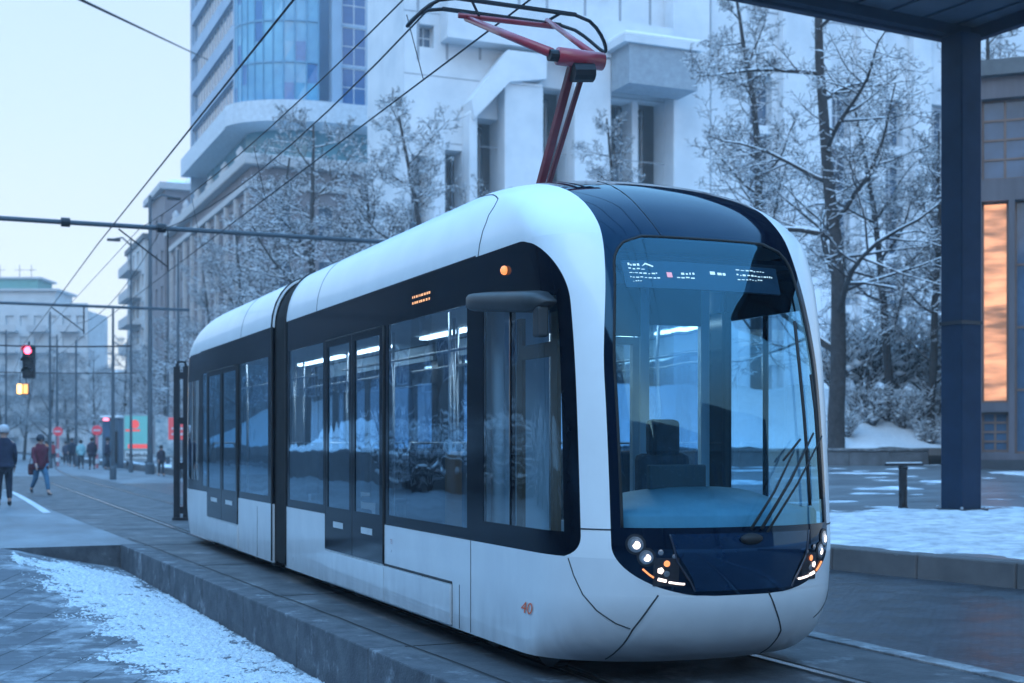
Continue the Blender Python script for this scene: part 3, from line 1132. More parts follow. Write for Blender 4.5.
# --- pantograph
pb = MB().box(.80, 1.40, 1.9, 3.0, 3.66, 3.69).build('pantograph', BLKMET, tram)
for x in (.84, 1.36):
    for y in (1.95, 2.95):
        MB().lathe([(.04, 0), (.055, .02), (.03, .04), (.055, .06), (.03, .08), (.04, .1)], 10, (x, y, 3.57)).build('insulator', mat('brown_insulator', (.12, .05, .04), .3), pb)
E1 = Vector((1.25, 1.74, 4.80))
B1 = Vector((1.21, 2.52, 3.66))
MB().bar(B1 + Vector((-.055, 0, 0)), E1 + Vector((-.075, 0, 0)), .06, .075).build('lower_arm', REDD, pb, bevel=.01)
MB().bar(B1 + Vector((.06, .12, 0)), E1 + Vector((.05, .06, -.05)), .04, .05).build('lower_arm', REDD, pb, bevel=.01)
MB().tube([E1 + Vector((-.22, 0, .03)), E1 + Vector((.20, 0, .03))], .075, 14).build('elbow_tube', REDP, pb, smooth=True, bevel=0)
MB().tube([E1 + Vector((-.30, 0, .03)), E1 + Vector((-.20, 0, .03))], .05, 12).build('elbow_joint', BLKMET, pb)
MB().tube([E1 + Vector((-.09, 0, -.09)), E1 + Vector((.10, .0, -.07))], .085, 12).build('elbow_joint', BLKMET, pb)
HC = Vector((1.27, 3.32, 5.70))
MB().tube([E1 + Vector((-.28, 0, .05)), HC + Vector((-.42, .05, -.10))], [.042, .030], 10).build('upper_arm', REDP, pb, smooth=True)
MB().tube([E1 + Vector((.17, 0, .05)), HC + Vector((.30, -.2, -.10))], [.032, .022], 10).build('upper_arm', REDP, pb, smooth=True)
MB().tube([HC + Vector((-.52, 0, -.10)), HC + Vector((.45, -.05, -.10))], .026, 8).build('head_cross_tube', REDP, pb, smooth=True)
for dy in (-.17, .17):
    MB().bar(HC + Vector((-.62, dy, 0)), HC + Vector((.62, dy, 0)), .045, .035).build('contact_strip', BLKMET, pb, bevel=.008)
for sg in (-1, 1):
    loop = []
    for t in lin(0, 1, 14):
        a = PI * t
        # the horn: out from one strip, drooping round the end and back to the other strip
        x = .60 + .42 * math.sin(a) ** .6
        z = -.26 * (math.sin(a)) ** 1.3
        y = -.17 * math.cos(a) * (1 - .25 * math.sin(a))
        loop.append(HC + Vector((sg * x, y, z)))
    MB().tube(loop, .018, 8).build('horn', BLKMET, pb, smooth=True)
    MB().tube([HC + Vector((sg * .45, -.17, -.01)), HC + Vector((sg * .3, 0, -.1)), HC + Vector((sg * .45, .17, -.01))], .014, 6).build('spring_bracket', BLKMET, pb)
# roof boxes
MB().box(.62, 1.54, 3.8, 6.4, 3.58, 3.69).build('roof_equipment', ROOFM, tram, bevel=.05)
MB().box(.62, 1.54, 8.2, 12.0, 3.58, 3.69).build('roof_equipment', ROOFM, tram, bevel=.05)
# ================================================================== GROUND
def kx(Y): return -.60 - .038 * Y          # outer edge of the track slab


YK = 13.3
KR = [(-14, 10.6), (-6, 8.9), (2.8, 7.13), (5.3, 6.62), (8.5, 6.42), (15, 6.5), (60, 6.8), (330, 7.2)]


def krx(Y):
    for (a, xa), (b, xb) in zip(KR[:-1], KR[1:]):
        if a <= Y <= b: return xa + (xb - xa) * (Y - a) / (b - a)
    return KR[0][1] if Y < KR[0][0] else KR[-1][1]


def left_z(X, Y):
    e = max(0, min(1, (X + 2.7) / 1.6)) ** .8
    return -(.36 + .008 * (13 - Y)) * (1 - (1 - e) * sst((Y - 6.0) / 7.0))


def right_z(X, Y):
    s1 = sst((Y - 14) / 14.5) * sst((X - 8.5) / 5)
    z = .28 + .55 * s1
    return z


grid_mesh('ground', 2, 2, lambda u, v: (-1500 + 3000 * u, -1500 + 3000 * v, -.75), EARTH)
# lower pavement beside the slab
grid_mesh('pavement', 60, 70, lambda u, v: (lambda Y: (-16 + u * (kx(Y) + 16), Y, left_z(-16 + u * (kx(Y) + 16), Y)))(-14 + v * (YK + 14)), PAVE)
# street running away
grid_mesh('street', 40, 120, lambda u, v: (lambda Y: (-16 + u * (krx(Y) + 16), Y, 0.0))(YK + v * 310), ASPH)
# vertical return of the slab where the lower pavement begins
grid_mesh('pavement_step', 24, 2, lambda u, v: (lambda X: (X, YK - .001, left_z(X, YK) * (1 - v)))(-3.8 + u * (kx(YK) + 3.8)), KERB)
grid_mesh('track_slab', 20, 60, lambda u, v: (lambda Y: (kx(Y) + .30 + u * (2.85 - kx(Y) - .30), Y, .004))(-14 + v * (YK + 60)), CONC)
mb = MB()
ys = lin(-14, YK, 14)
for a, b in zip(ys[:-1], ys[1:]):
    g = .006
    vs = [(kx(a), a + g, -.8), (kx(a) + .30, a + g, -.8), (kx(b) + .30, b - g, -.8), (kx(b), b - g, -.8), (kx(a), a + g, .012), (kx(a) + .30, a + g, .012), (kx(b) + .30, b - g, .012), (kx(b), b - g, .012)]
    mb.add(vs, [(0, 3, 2, 1), (4, 5, 6, 7), (0, 1, 5, 4), (1, 2, 6, 5), (2, 3, 7, 6), (3, 0, 4, 7)])
o = mb.build('kerb', [KERB], None, bevel=.015)
tag(o, kind='structure')
# slab joints and cracks
mb = MB()
for Y in (-6, -2.2, 1.6, 5.4, 9.2, 13.0, 17, 21, 25): mb.box(kx(Y) + .3, 2.85, Y - .008, Y + .008, .0, .0075)
pts = []
for i in range(60):
    Y = -10 + i * .42
    pts.append((kx(Y) + .36 + .03 * fbm(Y, 3), Y))
for a, b in zip(pts[:-1], pts[1:]):
    w_ = .011
    mb.add([(a[0] - w_, a[1], .0078), (a[0] + w_, a[1], .0078), (b[0] + w_, b[1], .0078), (b[0] - w_, b[1], .0078)], [(0, 1, 2, 3)])
tag(mb.build('slab_joints', GROOVE, None, fixn=False), kind='structure')
# rails
for x in (.34, 1.90):
    mb = MB()

    def rxy(Y): return x + (0 if Y < 45 else (Y - 45) ** 2 * .0009)
    Ys = lin(-14, 45, 4) + lin(50, 150, 14)
    for a, b in zip(Ys[:-1], Ys[1:]):
        xa, xb = rxy(a), rxy(b)
        mb.add([(xa - .032, a, .011), (xa + .032, a, .011), (xb + .032, b, .011), (xb - .032, b, .011)], [(0, 1, 2, 3)], 0)
        mb.add([(xa + .034, a, .009), (xa + .085, a, .009), (xb + .085, b, .009), (xb + .034, b, .009)], [(0, 1, 2, 3)], 1)
        mb.add([(xa - .075, a, .009), (xa - .034, a, .009), (xb - .034, b, .009), (xb - .075, b, .009)], [(0, 1, 2, 3)], 1)
    tag(mb.build('rail', [RAILM, GROOVE], None, fixn=False), kind='structure')
# roadway beyond the track and its edge stones
grid_mesh('roadway', 16, 60, lambda u, v: (lambda Y: (2.85 + u * (krx(Y) - 2.85), Y, .006))(-14 + v * 60), COBB)
mb = MB()
for i in range(28):
    a = -14 + i * 1.6
    mb.box(2.85, 3.02, a + .008, a + 1.592, -.1, .022)
tag(mb.build('edge_stones', KERBT, None, bevel=.006), kind='structure')
# right kerb
mb = MB()
Y = -14
while Y < 320:
    st_ = 1.3 if Y < 40 else 20
    a, b = Y + .008, Y + st_ - .008
    vs = [(krx(a), a, -.1), (krx(a) + .32, a, -.1), (krx(b) + .32, b, -.1), (krx(b), b, -.1), (krx(a) + .02, a, .29), (krx(a) + .32, a, .29), (krx(b) + .32, b, .29), (krx(b) + .02, b, .29)]
    mb.add(vs, [(0, 3, 2, 1), (4, 5, 6, 7), (0, 1, 5, 4), (1, 2, 6, 5), (2, 3, 7, 6), (3, 0, 4, 7)])
    Y += st_
tag(mb.build('kerb', mat('far_kerb_stone', (.12, .115, .12), .7, col2=(.08, .08, .085), scale=2), None, bevel=.02), kind='structure')
# right pavement, with the slope up to the garden
grid_mesh('sidewalk', 60, 90, lambda u, v: (lambda Y: (lambda X: (X, Y, right_z(X, Y)))(krx(Y) + .3 + u ** 1.3 * (62 - krx(Y))))(-14 + v * 72), PATHM)
grid_mesh('sidewalk', 20, 60, lambda u, v: (lambda Y: (lambda X: (X, Y, .28))(krx(Y) + .3 + u * 60))(57.95 + v * 270), ASPH)
# left sidewalk strip across the street (outside the picture)
tag(MB().box(-30, -16, -60, 330, -.4, .14).build('sidewalk', PAVE), kind='structure')

# painted curved line
mb = MB()
P = []
for i in range(13):
    t = i / 12
    px, py = 5 + 42 * t, 490 + 23 * t ** 1.25
    D = FPX * CH / (py - PY)
    x, y, _ = atD(px, D)
    P.append((x, y))
for a, b in zip(P[:-1], P[1:]):
    d = Vector((b[0] - a[0], b[1] - a[1])).normalized()
    n_ = Vector((-d.y, d.x)) * .09
    mb.add([(a[0] - n_.x, a[1] - n_.y, .008), (a[0] + n_.x, a[1] + n_.y, .008), (b[0] + n_.x, b[1] + n_.y, .008), (b[0] - n_.x, b[1] - n_.y, .008)], [(0, 1, 2, 3)])
tag(mb.build('road_marking', WPAINT, None, fixn=False), kind='structure')

# ------------------------------------------------------------------ snow lying about


def snow_patch(name, x0, x1, y0, y1, step, hfn, base, m):
    nx, ny = max(2, int((x1 - x0) / step)), max(2, int((y1 - y0) / step))

    def f(u, v):
        X, Y = x0 + u * (x1 - x0), y0 + v * (y1 - y0)
        return (X, Y, base(X, Y) + max(hfn(X, Y), -.02))
    o = grid_mesh(name, nx, ny, f, m, kind='stuff', keep=lambda q: max(p[2] - base(p[0], p[1]) for p in q) > -.012)
    return o


def h_left(X, Y):
    c = kx(Y) - .75 - .45 * fbm(Y * .35, 1.7)
    wdt = .75 + .25 * fbm(Y * .3, 9.0) - .02 * (8 - Y)
    q = (X - c) / wdt
    cov = 1 - q * q if q < 0 else 1 - (q * .75) ** 2
    if Y > 11.8: cov -= (Y - 11.8) * .9
    g = fbm(X * 2.2, Y * 2.2, 2, 4) * .45 + fbm(X * 14, Y * 14, 5, 3) * .5 + fbm(X * 48, Y * 48, 8, 2) * .65
    h = .020 * cov + .034 * g - .011
    return min(h, .11) if X < kx(Y) - .004 else -.05


snow_patch('trodden_snow', -4.6, -.62, .2, 13.25, .019, h_left, left_z, mat('crumbled_snow', (.88, .91, .94), .8, col2=(.50, .56, .62), scale=22, bump=1.0, bscale=60))


def h_right(X, Y):
    e0 = krx(Y) + .38 + .12 * fbm(Y * .8, 2)
    cov = min((X - e0) * 1.6, 1)
    cov = min(cov, (13.0 + 1.5 * fbm(X * .3, 4) - Y) * .5)
    g = fbm(X * .9, Y * .9, 7, 5)
    return .05 * cov + .05 * g + .012 * fbm(X * 6, Y * 6, 1, 3) - .006


snow_patch('snow', 6.8, 22, -4, 14.6, .11, h_right, right_z, SNOWD)


def h_right2(X, Y):
    g = fbm(X * .35, Y * 1.1, 12, 5)
    return .09 * g - .034


snow_patch('snow', 7.0, 30, 14.6, 28.3, .16, h_right2, right_z, SNOWD)


def h_far(X, Y):
    g = fbm(X * .5, Y * .12, 33, 4)
    return .09 * g - .015 + (.06 if X < krx(Y) + 1.2 else 0)


snow_patch('snow', 7.3, 16.5, 30, 110, .5, h_far, lambda X, Y: .28, SNOW)


# garden wall and snow bank behind it
WY = 28.6
gw = thing('garden_wall', 'low grey retaining wall holding back the snowy garden', 'wall', (0, 0, 0))
mb = MB()
for i in range(12):
    a = 7.6 + i * 1.7
    mb.box(a + .01, a + 1.69, WY, WY + .35, .1, 1.32)
mb.build('blocks', mat('garden_wall_concrete', (.13, .14, .155), .8, var=.25, scale=2), gw)
MB().box(7.6, 28.0, WY - .05, WY + .4, 1.325, 1.42).build('coping', KERBT, gw, bevel=.02)


def bank_z(X, Y):
    t = sst((Y - WY - .3) / 6)
    return 1.42 + 2.3 * t * sst((X - 7) / 6) + .22 * fbm(X * .35, Y * .35, 3, 4) + .05 * fbm(X * 2, Y * 2, 1, 3)


o = grid_mesh('snow_bank', 110, 70, lambda u, v: (7.6 + u * 50, WY + .3 + v * 29, bank_z(7.6 + u * 50, WY + .3 + v * 29)), SNOW, kind='structure')
grid_mesh('garden_edge', 2, 60, lambda u, v: (7.6, WY + .3 + v * 29, .1 + u * (bank_z(7.6, WY + .3 + v * 29) - .1)), KERB)

# ------------------------------------------------------------------ trees


def grow(seed, height, spread=.62, lean=0.0, first=.28, levels=4, up=.25, density=1.0, big=None):
    """bare winter tree: returns meshes for trunk, crown (twigs) and the snow lying on them"""
    rg = random.Random(seed)
    T, Cw, Sn = MB(), MB(), MB()

    def snow_on(pts, rads, amt):
        for a, b, ra, rb in zip(pts[:-1], pts[1:], rads[:-1], rads[1:]):
            d = b - a
            if d.length < 1e-5: continue
            sl = abs(d.normalized().z)
            if sl > .86 or rg.random() > amt: continue
            k = max(.55, 1 - sl * .4)
            ra2, rb2 = ra * .62 + .009, rb * .62 + .009
            up_ = Vector((0, 0, 1))
            Sn.tube([a + up_ * (ra * .75 + .002), b + up_ * (rb * .75 + .002)], [ra2 * k, rb2 * k], 4, caps=False)

    def limb(p, d, ln, r, lev, n):
        pts, rads = [p.copy()], [r]
        cur = p.copy()
        dd = d.copy()
        for i in range(n):
            g_ = .035 if lev == 0 else .13
            dd = (dd + Vector((rg.gauss(0, g_), rg.gauss(0, g_), rg.gauss(0, .09) + (up * .35 if lev > 0 else 0.05)))).normalized()
            cur = cur + dd * (ln / n)
            pts.append(cur.copy())
            rads.append(max(.008, r * (1 - .80 * (i + 1) / n)))
        if lev <= 1: T.tube(pts, rads, 9 if lev == 0 else 6, caps=False)
        else: Cw.tube(pts, rads, 4 if lev == 2 else 3, caps=False)
        if lev >= 1: snow_on(pts, rads, .85 if lev < 3 else .45)
        return pts, rads

    def child(pts, rads, lev, ln):
        if lev > levels: return
        if lev == 1: cnt = int(15 * density)
        elif lev == 2: cnt = int(11 * density)
        elif lev == 3: cnt = int(7 * density)
        else: cnt = 5
        t0 = first if lev == 1 else .15
        for i in range(cnt):
            t = t0 + (1 - t0) * (i + rg.random() * .8) / cnt
            f = t * (len(pts) - 1)
            k = min(int(f), len(pts) - 2)
            q = f - k
            p = pts[k].lerp(pts[k + 1], q)
            r = rads[k] + (rads[k + 1] - rads[k]) * q
            ax = (pts[k + 1] - pts[k]).normalized()
            an = rg.random() * 2 * PI if lev > 1 else i * 2.4 + rg.random() * .6
            side = ax.orthogonal().normalized()
            side.rotate(Matrix.Rotation(an, 3, ax))
            if lev > 1: side.z *= .55
            inc = rg.uniform(.85, 1.30)
            d = (ax * math.cos(inc) + side * math.sin(inc)).normalized()
            if lev == 1:
                l2 = height * spread * (1.08 - t * .85) * rg.uniform(.7, 1.1) + .4
            else:
                l2 = ln * rg.uniform(.35, .6) * (1.1 - .5 * t)
            r2 = min(r * .55, l2 * .017 + .006)
            nn = {1: 8, 2: 6, 3: 4, 4: 3}[lev]
            pp, rr = limb(p, d, l2, max(r2, .013 if lev < 4 else .010), lev, nn)
            child(pp, rr, lev + 1, l2)

    tr, rr = limb(Vector((0, 0, -.2)), Vector((lean, 0, 1)).normalized(), height, height * .012 + .06, 0, 14)
    child(tr, rr, 1, height)
    return T, Cw, Sn


TREE_PROTO = {}


def tree_proto(key, *a, **k):
    T, Cw, Sn = grow(*a, **k)
    root = thing('bare_tree', 'bare tree', 'tree')
    T.build('trunk', BARK, root, smooth=True, fixn=False)
    Cw.build('crown', TWIG, root, smooth=False, fixn=False)
    Sn.build('snow', SNOW, root, smooth=False, fixn=False)
    TREE_PROTO[key] = [root, False]


tree_proto('big', 11, 21, spread=.42, first=.16, levels=4, up=.05, density=1.0)
tree_proto('mid', 23, 15, spread=.40, first=.2, levels=4, up=.14, density=1.12)
tree_proto('wide', 37, 13, spread=.48, first=.2, levels=4, up=.14, density=1.12)
tree_proto('slim', 51, 16, spread=.30, first=.15, levels=4, up=.14, density=1.12)


def put_tree(key, x, y, z, rz, sc, label, group):
    pr = TREE_PROTO[key]
    r = pr[0] if not pr[1] else copy_tree(pr[0])
    pr[1] = True
    r.location = (x, y, z)
    r.rotation_euler = (0, 0, rz)
    r.scale = (sc, sc, sc)
    r['label'] = label
    r['group'] = group
    return r


def tree_px(key, px, D, rz, sc, label, group='snow dusted bare trees', z=None):
    x, y, _ = atD(px, D)
    zz_ = z if z is not None else (bank_z(x, y) - .1 if (x > 8 and y > WY + .5 and y < 57) else .2)
    return put_tree(key, x, y, zz_, rz, sc, label, group)


G1 = 'snow dusted trees in the garden behind the tram'
G2 = 'snow dusted street trees along the right pavement'
tree_px('big', 836, 46, 1.2, 1.0, 'tallest snowy tree, its thick dark trunk standing between tram front and blue column', G1)
tree_px('slim', 757, 51, .5, 1.0, 'slender snowy tree standing before the white building just above the roof cowl', G1)
tree_px('mid', 890, 52, 3.9, .80, 'upright snowy tree between the thick dark trunk and the blue column', G1)
tree_px('slim', 930, 50, 5.2, .72, 'low branching snowy tree partly hidden by the blue canopy column', G1)
tree_px('slim', 1000, 52, 2.0, 1.0, 'snowy tree behind the building with the orange window', G1)
tree_px('slim', 622, 54, 1.7, .7, 'small thin snowy tree under the white canopy slab of the building', G1)
tree_px('mid', 440, 56, 4.4, 1.02, 'snowy tree rising over the tram roof beside the white piers', G2, z=.3)
tree_px('wide', 388, 60, .3, 1.05, 'broad snowy tree over the tram roof between brick facade and white building', G2, z=.3)
tree_px('mid', 322, 60, 2.9, 1.1, 'snowy tree over the tram roof with the brick facade directly behind', G2, z=.3)
tree_px('slim', 280, 68, 3.5, 1.0, 'narrow snowy tree above the black gangway of the tram', G2, z=.3)
tree_px('wide', 246, 78, 1.1, 1.1, 'round snowy tree above the rear car roof', G2, z=.3)
tree_px('mid', 212, 92, 5.5, .9, 'snowy tree just behind the far end of the tram', G2, z=.3)
tree_px('wide', 500, 56, 2.2, .62, 'little snowy tree low behind the tram roof below the pantograph', G1)
G3 = 'distant bare trees closing the street'
for i, (px, D, k, s_, lb) in enumerate(((4, 118, 'wide', .62, 'distant tree at the picture edge below the traffic signal'), (24, 125, 'mid', .66, 'distant tree directly below the amber signal'),
                                     (48, 122, 'wide', .74, 'distant tree between the red round signs and the amber signal'), (70, 128, 'mid', .7, 'distant tree behind the walking group'),
                                     (96, 120, 'wide', .72, 'distant tree rising behind the kiosk'), (120, 112, 'mid', .70, 'distant tree behind the coloured poster case'),
                                     (145, 106, 'wide', .72, 'distant tree beside the tall lamp pole'), (168, 98, 'mid', .72, 'distant tree behind the pale poster case'))):
    tree_px(k, px, D, i * 1.3, s_, lb, G3, z=0)

# bushes with snow in the garden


def bush(seed):
    rg = random.Random(seed)
    T, S = MB(), MB()
    for i in range(60):
        a = rg.random() * 2 * PI
        d = Vector((math.cos(a) * rg.uniform(.1, .55), math.sin(a) * rg.uniform(.1, .55), 1)).normalized()
        p = Vector((math.cos(a) * .12, math.sin(a) * .12, 0))
        ln = rg.uniform(.8, 1.9)
        pts, r_ = [p], [.018]
        for k in range(5):
            d = (d + Vector((rg.gauss(0, .14), rg.gauss(0, .14), -.05))).normalized()
            p = p + d * ln / 5
            pts.append(p)
            r_.append(.018 - .0026 * (k + 1))
            for q in range(3):
                dd = (d + Vector((rg.gauss(0, .7), rg.gauss(0, .7), rg.gauss(0, .3)))).normalized()
                e_ = p + dd * rg.uniform(.15, .45)
                T.tube([p, e_], [.008, .005], 3, caps=False)
                if abs(dd.z) < .8 and rg.random() < .55:
                    S.tube([p + Vector((0, 0, .012)), e_ + Vector((0, 0, .01))], [.018, .012], 4, caps=False)
        T.tube(pts, r_, 4, caps=False)
    for i in range(46):
        a = rg.random() * 2 * PI
        rr = rg.uniform(0, .75)
        c = Vector((math.cos(a) * rr, math.sin(a) * rr, rg.uniform(.35, 1.35) * (1.1 - rr * .6)))
        s_ = rg.uniform(.06, .17)
        vs = []
        for (x, y, z) in [(1, 0, 0), (.5, .87, 0), (-.5, .87, 0), (-1, 0, 0), (-.5, -.87, 0), (.5, -.87, 0), (0, 0, .55), (0, 0, -.35)]:
            vs.append(c + Vector((x, y, z)) * s_ * rg.uniform(.75, 1.25))
        S.add(vs, [(k, (k + 1) % 6, 6) for k in range(6)] + [((k + 1) % 6, k, 7) for k in range(6)])
    root = thing('bush', 'bush', 'bush')
    T.build('branches', BUSH, root, fixn=False)
    S.build('snow', SNOW, root, smooth=True, fixn=False)
    return root


bp = [bush(5), bush(9)]
ub = [False, False]
spots = [(846, 47.5, .55), (858, 49.5, .7), (872, 48.8, .6), (888, 49.5, .7), (902, 49.2, .6), (918, 50, .7), (930, 48.4, .55), (941, 51, .8),
         (838, 54, 1.3), (864, 54, 1.5), (895, 55, 1.5), (925, 55, 1.6)]
blab = ['small round bush beside the thick dark tree trunk', 'bush second along the wall from the thick trunk', 'bush above the garden wall, directly behind the bollard side', 'bush in line above the bollard top',
        'bush just past the bollard along the wall', 'bush halfway between the bollard and blue column', 'bush close beside the blue column', 'bush half hidden behind the blue column',
        'taller bush rising behind the thick tree trunk', 'taller bush in the rear row near the thick trunk', 'taller bush in the rear row above the bollard', 'tallest rear bush near the blue column']
for i, (px, D, s_) in enumerate(spots):
    k = i % 2
    r = bp[k] if not ub[k] else copy_tree(bp[k])
    ub[k] = True
    x, y, _ = atD(px, D)
    r.location = (x, y, bank_z(x, y) - .08)
    r.rotation_euler = (0, 0, i * 1.9)
    r.scale = (s_ * 1.15,) * 3
    tag(r, blab[i] + ', covered in snow', 'bush', 'snow covered bushes on the garden bank')

# ------------------------------------------------------------------ buildings


def facade(mb, rects, width, z0, z1, tf, depth=.25, mi=0, mr=None):
    """a wall w wide with rectangular openings (u0,u1,z0,z1) and their reveals; tf(u, d, z) gives the world point, d inward"""
    us = sorted({0, width} | {r[0] for r in rects} | {r[1] for r in rects})
    zs = sorted({z0, z1} | {r[2] for r in rects} | {r[3] for r in rects})
    for i in range(len(us) - 1):
        uc = (us[i] + us[i + 1]) / 2
        j = 0
        while j < len(zs) - 1:
            zc = (zs[j] + zs[j + 1]) / 2
            if any(r[0] < uc < r[1] and r[2] < zc < r[3] for r in rects):
                j += 1
                continue
            k = j
            while k + 1 < len(zs) - 1 and not any(r[0] < uc < r[1] and r[2] < (zs[k + 1] + zs[k + 2]) / 2 < r[3] for r in rects): k += 1
            mb.add([tf(us[i], 0, zs[j]), tf(us[i + 1], 0, zs[j]), tf(us[i + 1], 0, zs[k + 1]), tf(us[i], 0, zs[k + 1])], [(0, 1, 2, 3)], mi)
            j = k + 1
    for (a, b, c, d) in rects:
        for p, q in (((a, c), (b, c)), ((b, c), (b, d)), ((b, d), (a, d)), ((a, d), (a, c))):
            mb.add([tf(p[0], 0, p[1]), tf(q[0], 0, q[1]), tf(q[0], depth, q[1]), tf(p[0], depth, p[1])], [(0, 1, 2, 3)], mi if mr is None else mr)


WINM = mat('window_glass_dark', (.05, .09, .15), .12, var=.5, scale=.3, spec=.8, rvar=0)
WINL = mat('window_glass_light', (.16, .28, .40), .15, var=.4, scale=.3, spec=.8, rvar=0)
WFR = mat('window_frame_pale', (.5, .54, .58), .6)
_wm = {}


def win_mesh(w, h, nx, nz, gm, fm):
    key = (round(w, 2), round(h, 2), nx, nz, gm.name, fm.name)
    if key in _wm: return _wm[key]
    mb = MB()
    mb.box(0, w, .02, .06, 0, h, 0)
    fw = .07
    for i in range(nx + 1):
        u = (w - fw) * i / nx
        mb.box(u, u + fw, -.02, .021, 0, h, 1)
    for j in range(nz + 1):
        z = (h - fw) * j / nz
        mb.box(.002, w - .002, -.018, .019, z, z + fw, 1)
    o = mb.build('window', [gm, fm])
    me = o.data
    bpy.data.objects.remove(o)
    _wm[key] = me
    return me


class Bld:
    """a building in its own frame: u along the face that looks to -y, v inward"""

    def __init__(s, name, label, x, y, rz, group=None, cat='building'):
        s.root = thing(name, label, cat, (x, y, 0), rz, group)
        s.n = 0
        s.mb = MB()

    def front(s, w, rects, z0, z1, u0=0.0, v0=0.0, side=False, depth=.25, win=(2, 2), gm=None, fm=None, windows=True):
        """wall along u at v0 (or, if side, along v at u0 looking to -u)"""
        if not side: tf = lambda u, d, z: (u0 + u, v0 + d, z)
        else: tf = lambda u, d, z: (u0 + d, v0 + u, z)
        facade(s.mb, rects, w, z0, z1, tf, depth)
        if windows:
            for (a, b, c, d) in rects:
                if s.n > 97: 
                    s.extra = getattr(s, 'extra', MB())
                    p = [tf(a, depth, c), tf(b, depth, c), tf(b, depth, d), tf(a, depth, d)]
                    s.extra.add(p, [(0, 1, 2, 3)])
                    continue
                me = win_mesh(b - a, d - c, win[0], win[1], gm or WINM, fm or WFR)
                o = bpy.data.objects.new('window', me)
                COL.objects.link(o)
                o.parent = s.root
                if not side:
                    o.location = (u0 + a, v0 + depth, c)
                else:
                    o.location = (u0 + depth, v0 + b, c)
                    o.rotation_euler = (0, 0, -PI / 2)
                s.n += 1

    def finish(s, m, wname='wall'):
        if hasattr(s, 'extra'):
            tag(s.extra.build('windows', WINM, s.root, fixn=False), kind='stuff')
        return s.mb.build(wname, m, s.root, fixn=True)


def rows_rects(w, z0, floors, fh, cols, ww, wh, sill=.9, m0=None):
    r = []
    pitch = w / cols
    for f in range(floors):
        for c in range(cols):
            u = pitch * (c + .5) - ww / 2
            r.append((u, u + ww, z0 + f * fh + sill, z0 + f * fh + sill + wh))
    return r


BW = mat('white_stone_cladding', (.64, .68, .72), .7, col2=(.50, .55, .60), scale=.35, bump=.1)
BBR = mat('old_brown_brick', (.15, .13, .14), .85, col2=(.21, .19, .205), scale=.8, bump=.2)
BGR = mat('grey_render', (.36, .37, .39), .85, var=.12, scale=.6)
BPALE = mat('pale_render', (.46, .48, .50), .85, var=.1, scale=.5)
BDK = mat('dark_render', (.16, .16, .17), .85, var=.2, scale=.6)
SLATE = mat('dark_roofing', (.10, .11, .12), .8)
TRIM = mat('stone_trim', (.42, .42, .43), .8)
GBLUE = mat('curtain_glass_blue', (.06, .25, .42), .12, col2=(.14, .40, .56), scale=.25, spec=.9, rvar=0)
GTEAL = mat('curtain_glass_teal', (.10, .26, .32), .2, var=.3, scale=.3)

# --- white monumental building with tall piers
YF = 58.0


def bx_(px): return onY(px, 443, YF)[0]
def bz_(px, py): return onY(px, py, YF)[1]


X0 = bx_(404)
b = Bld('white_hall', 'large white stone hall with tall piers and a deep entrance canopy behind the bare trees', X0, YF, 0)
U = lambda px: bx_(px) - X0
Wd = U(1150)
H_ = 40
deep = [(U(409), U(427), .3, bz_(418, 155)), (U(438), U(462), .3, bz_(450, 150)), (U(470), U(498), .3, bz_(480, 118)), (U(536), U(566), .3, bz_(550, 88)), (U(605), U(632), .3, bz_(620, 100)), (U(638), U(664), .3, bz_(650, 100))]
slots = []
for (a, c_, top) in ((750, 772, 70), (832, 850, 85), (885, 903, 95), (931, 946, 100)):
    zt = bz_(a, top)
    zz0 = 3.0
    n_ = 6
    for k in range(n_):
        h0 = zz0 + (zt - zz0) * k / n_
        slots.append((U(a), U(c_), h0 + .25, zz0 + (zt - zz0) * (k + 1) / n_ - .25))
upper = [(U(p), U(p) + 1.3, z, z + 2.6) for p in (760, 838, 892) for z in (29.0, 34.5)] + [(U(p), U(p) + .9, z, z + 1.2) for p in (418,) for z in (22.5, 27.5)]
b.front(Wd, deep + slots + upper, 0, H_, windows=False, depth=1.2)
for (a, c_, z0_, z1_) in slots + upper:
    me = win_mesh(c_ - a, z1_ - z0_, 2, 2, WINM, WFR)
    o = bpy.data.objects.new('window', me)
    COL.objects.link(o)
    o.parent = b.root
    o.location = (a, .5, z0_)
b.mb.box(-.002, Wd, 6, 6.5, 0, H_)
b.mb.box(-.01, .4, .01, 6, 0, H_)
b.mb.box(Wd - .4, Wd, .01, 6, 0, H_)
b.finish(BW)
for (a, c_, z0_, z1_) in deep:
    MB().box(a - .1, c_ + .1, 2.6, 2.8, 0, z1_ + .1).build('portico_back', mat('portico_glass', (.12, .18, .25), .2), b.root)
# piers that stand proud
for a, c_, top in ((497, 535, 88), (566, 602, 60), (664, 700, -60), (427, 438, 140), (462, 470, 118)):
    MB().box(U(a), U(c_), -1.1, .0 - .003, 0, bz_(a, top)).build('pier', BW, b.root, bevel=.05)
for a, c_ in ((706, 742), (778, 826), (856, 880), (908, 926), (952, 990)):
    MB().box(U(a), U(c_), -.55, -.003, 0, H_).build('pilaster', BW, b.root, bevel=.05)
for zz_ in (6.2, 10.4): MB().box(U(702), Wd, -.30, -.004, zz_, zz_ + .35).build('string_course', TRIM, b.root)
for (a, c_, z0_, z1_) in deep:
    mm = MB()
    for q in lin(a + .05, c_ - .15, 3): mm.box(q, q + .1, 2.45, 2.597, .3, z1_)
    for q in lin(1, z1_ - .3, 7): mm.box(a, c_, 2.46, 2.596, q, q + .1)
    mm.build('portico_frame', WFR, b.root)
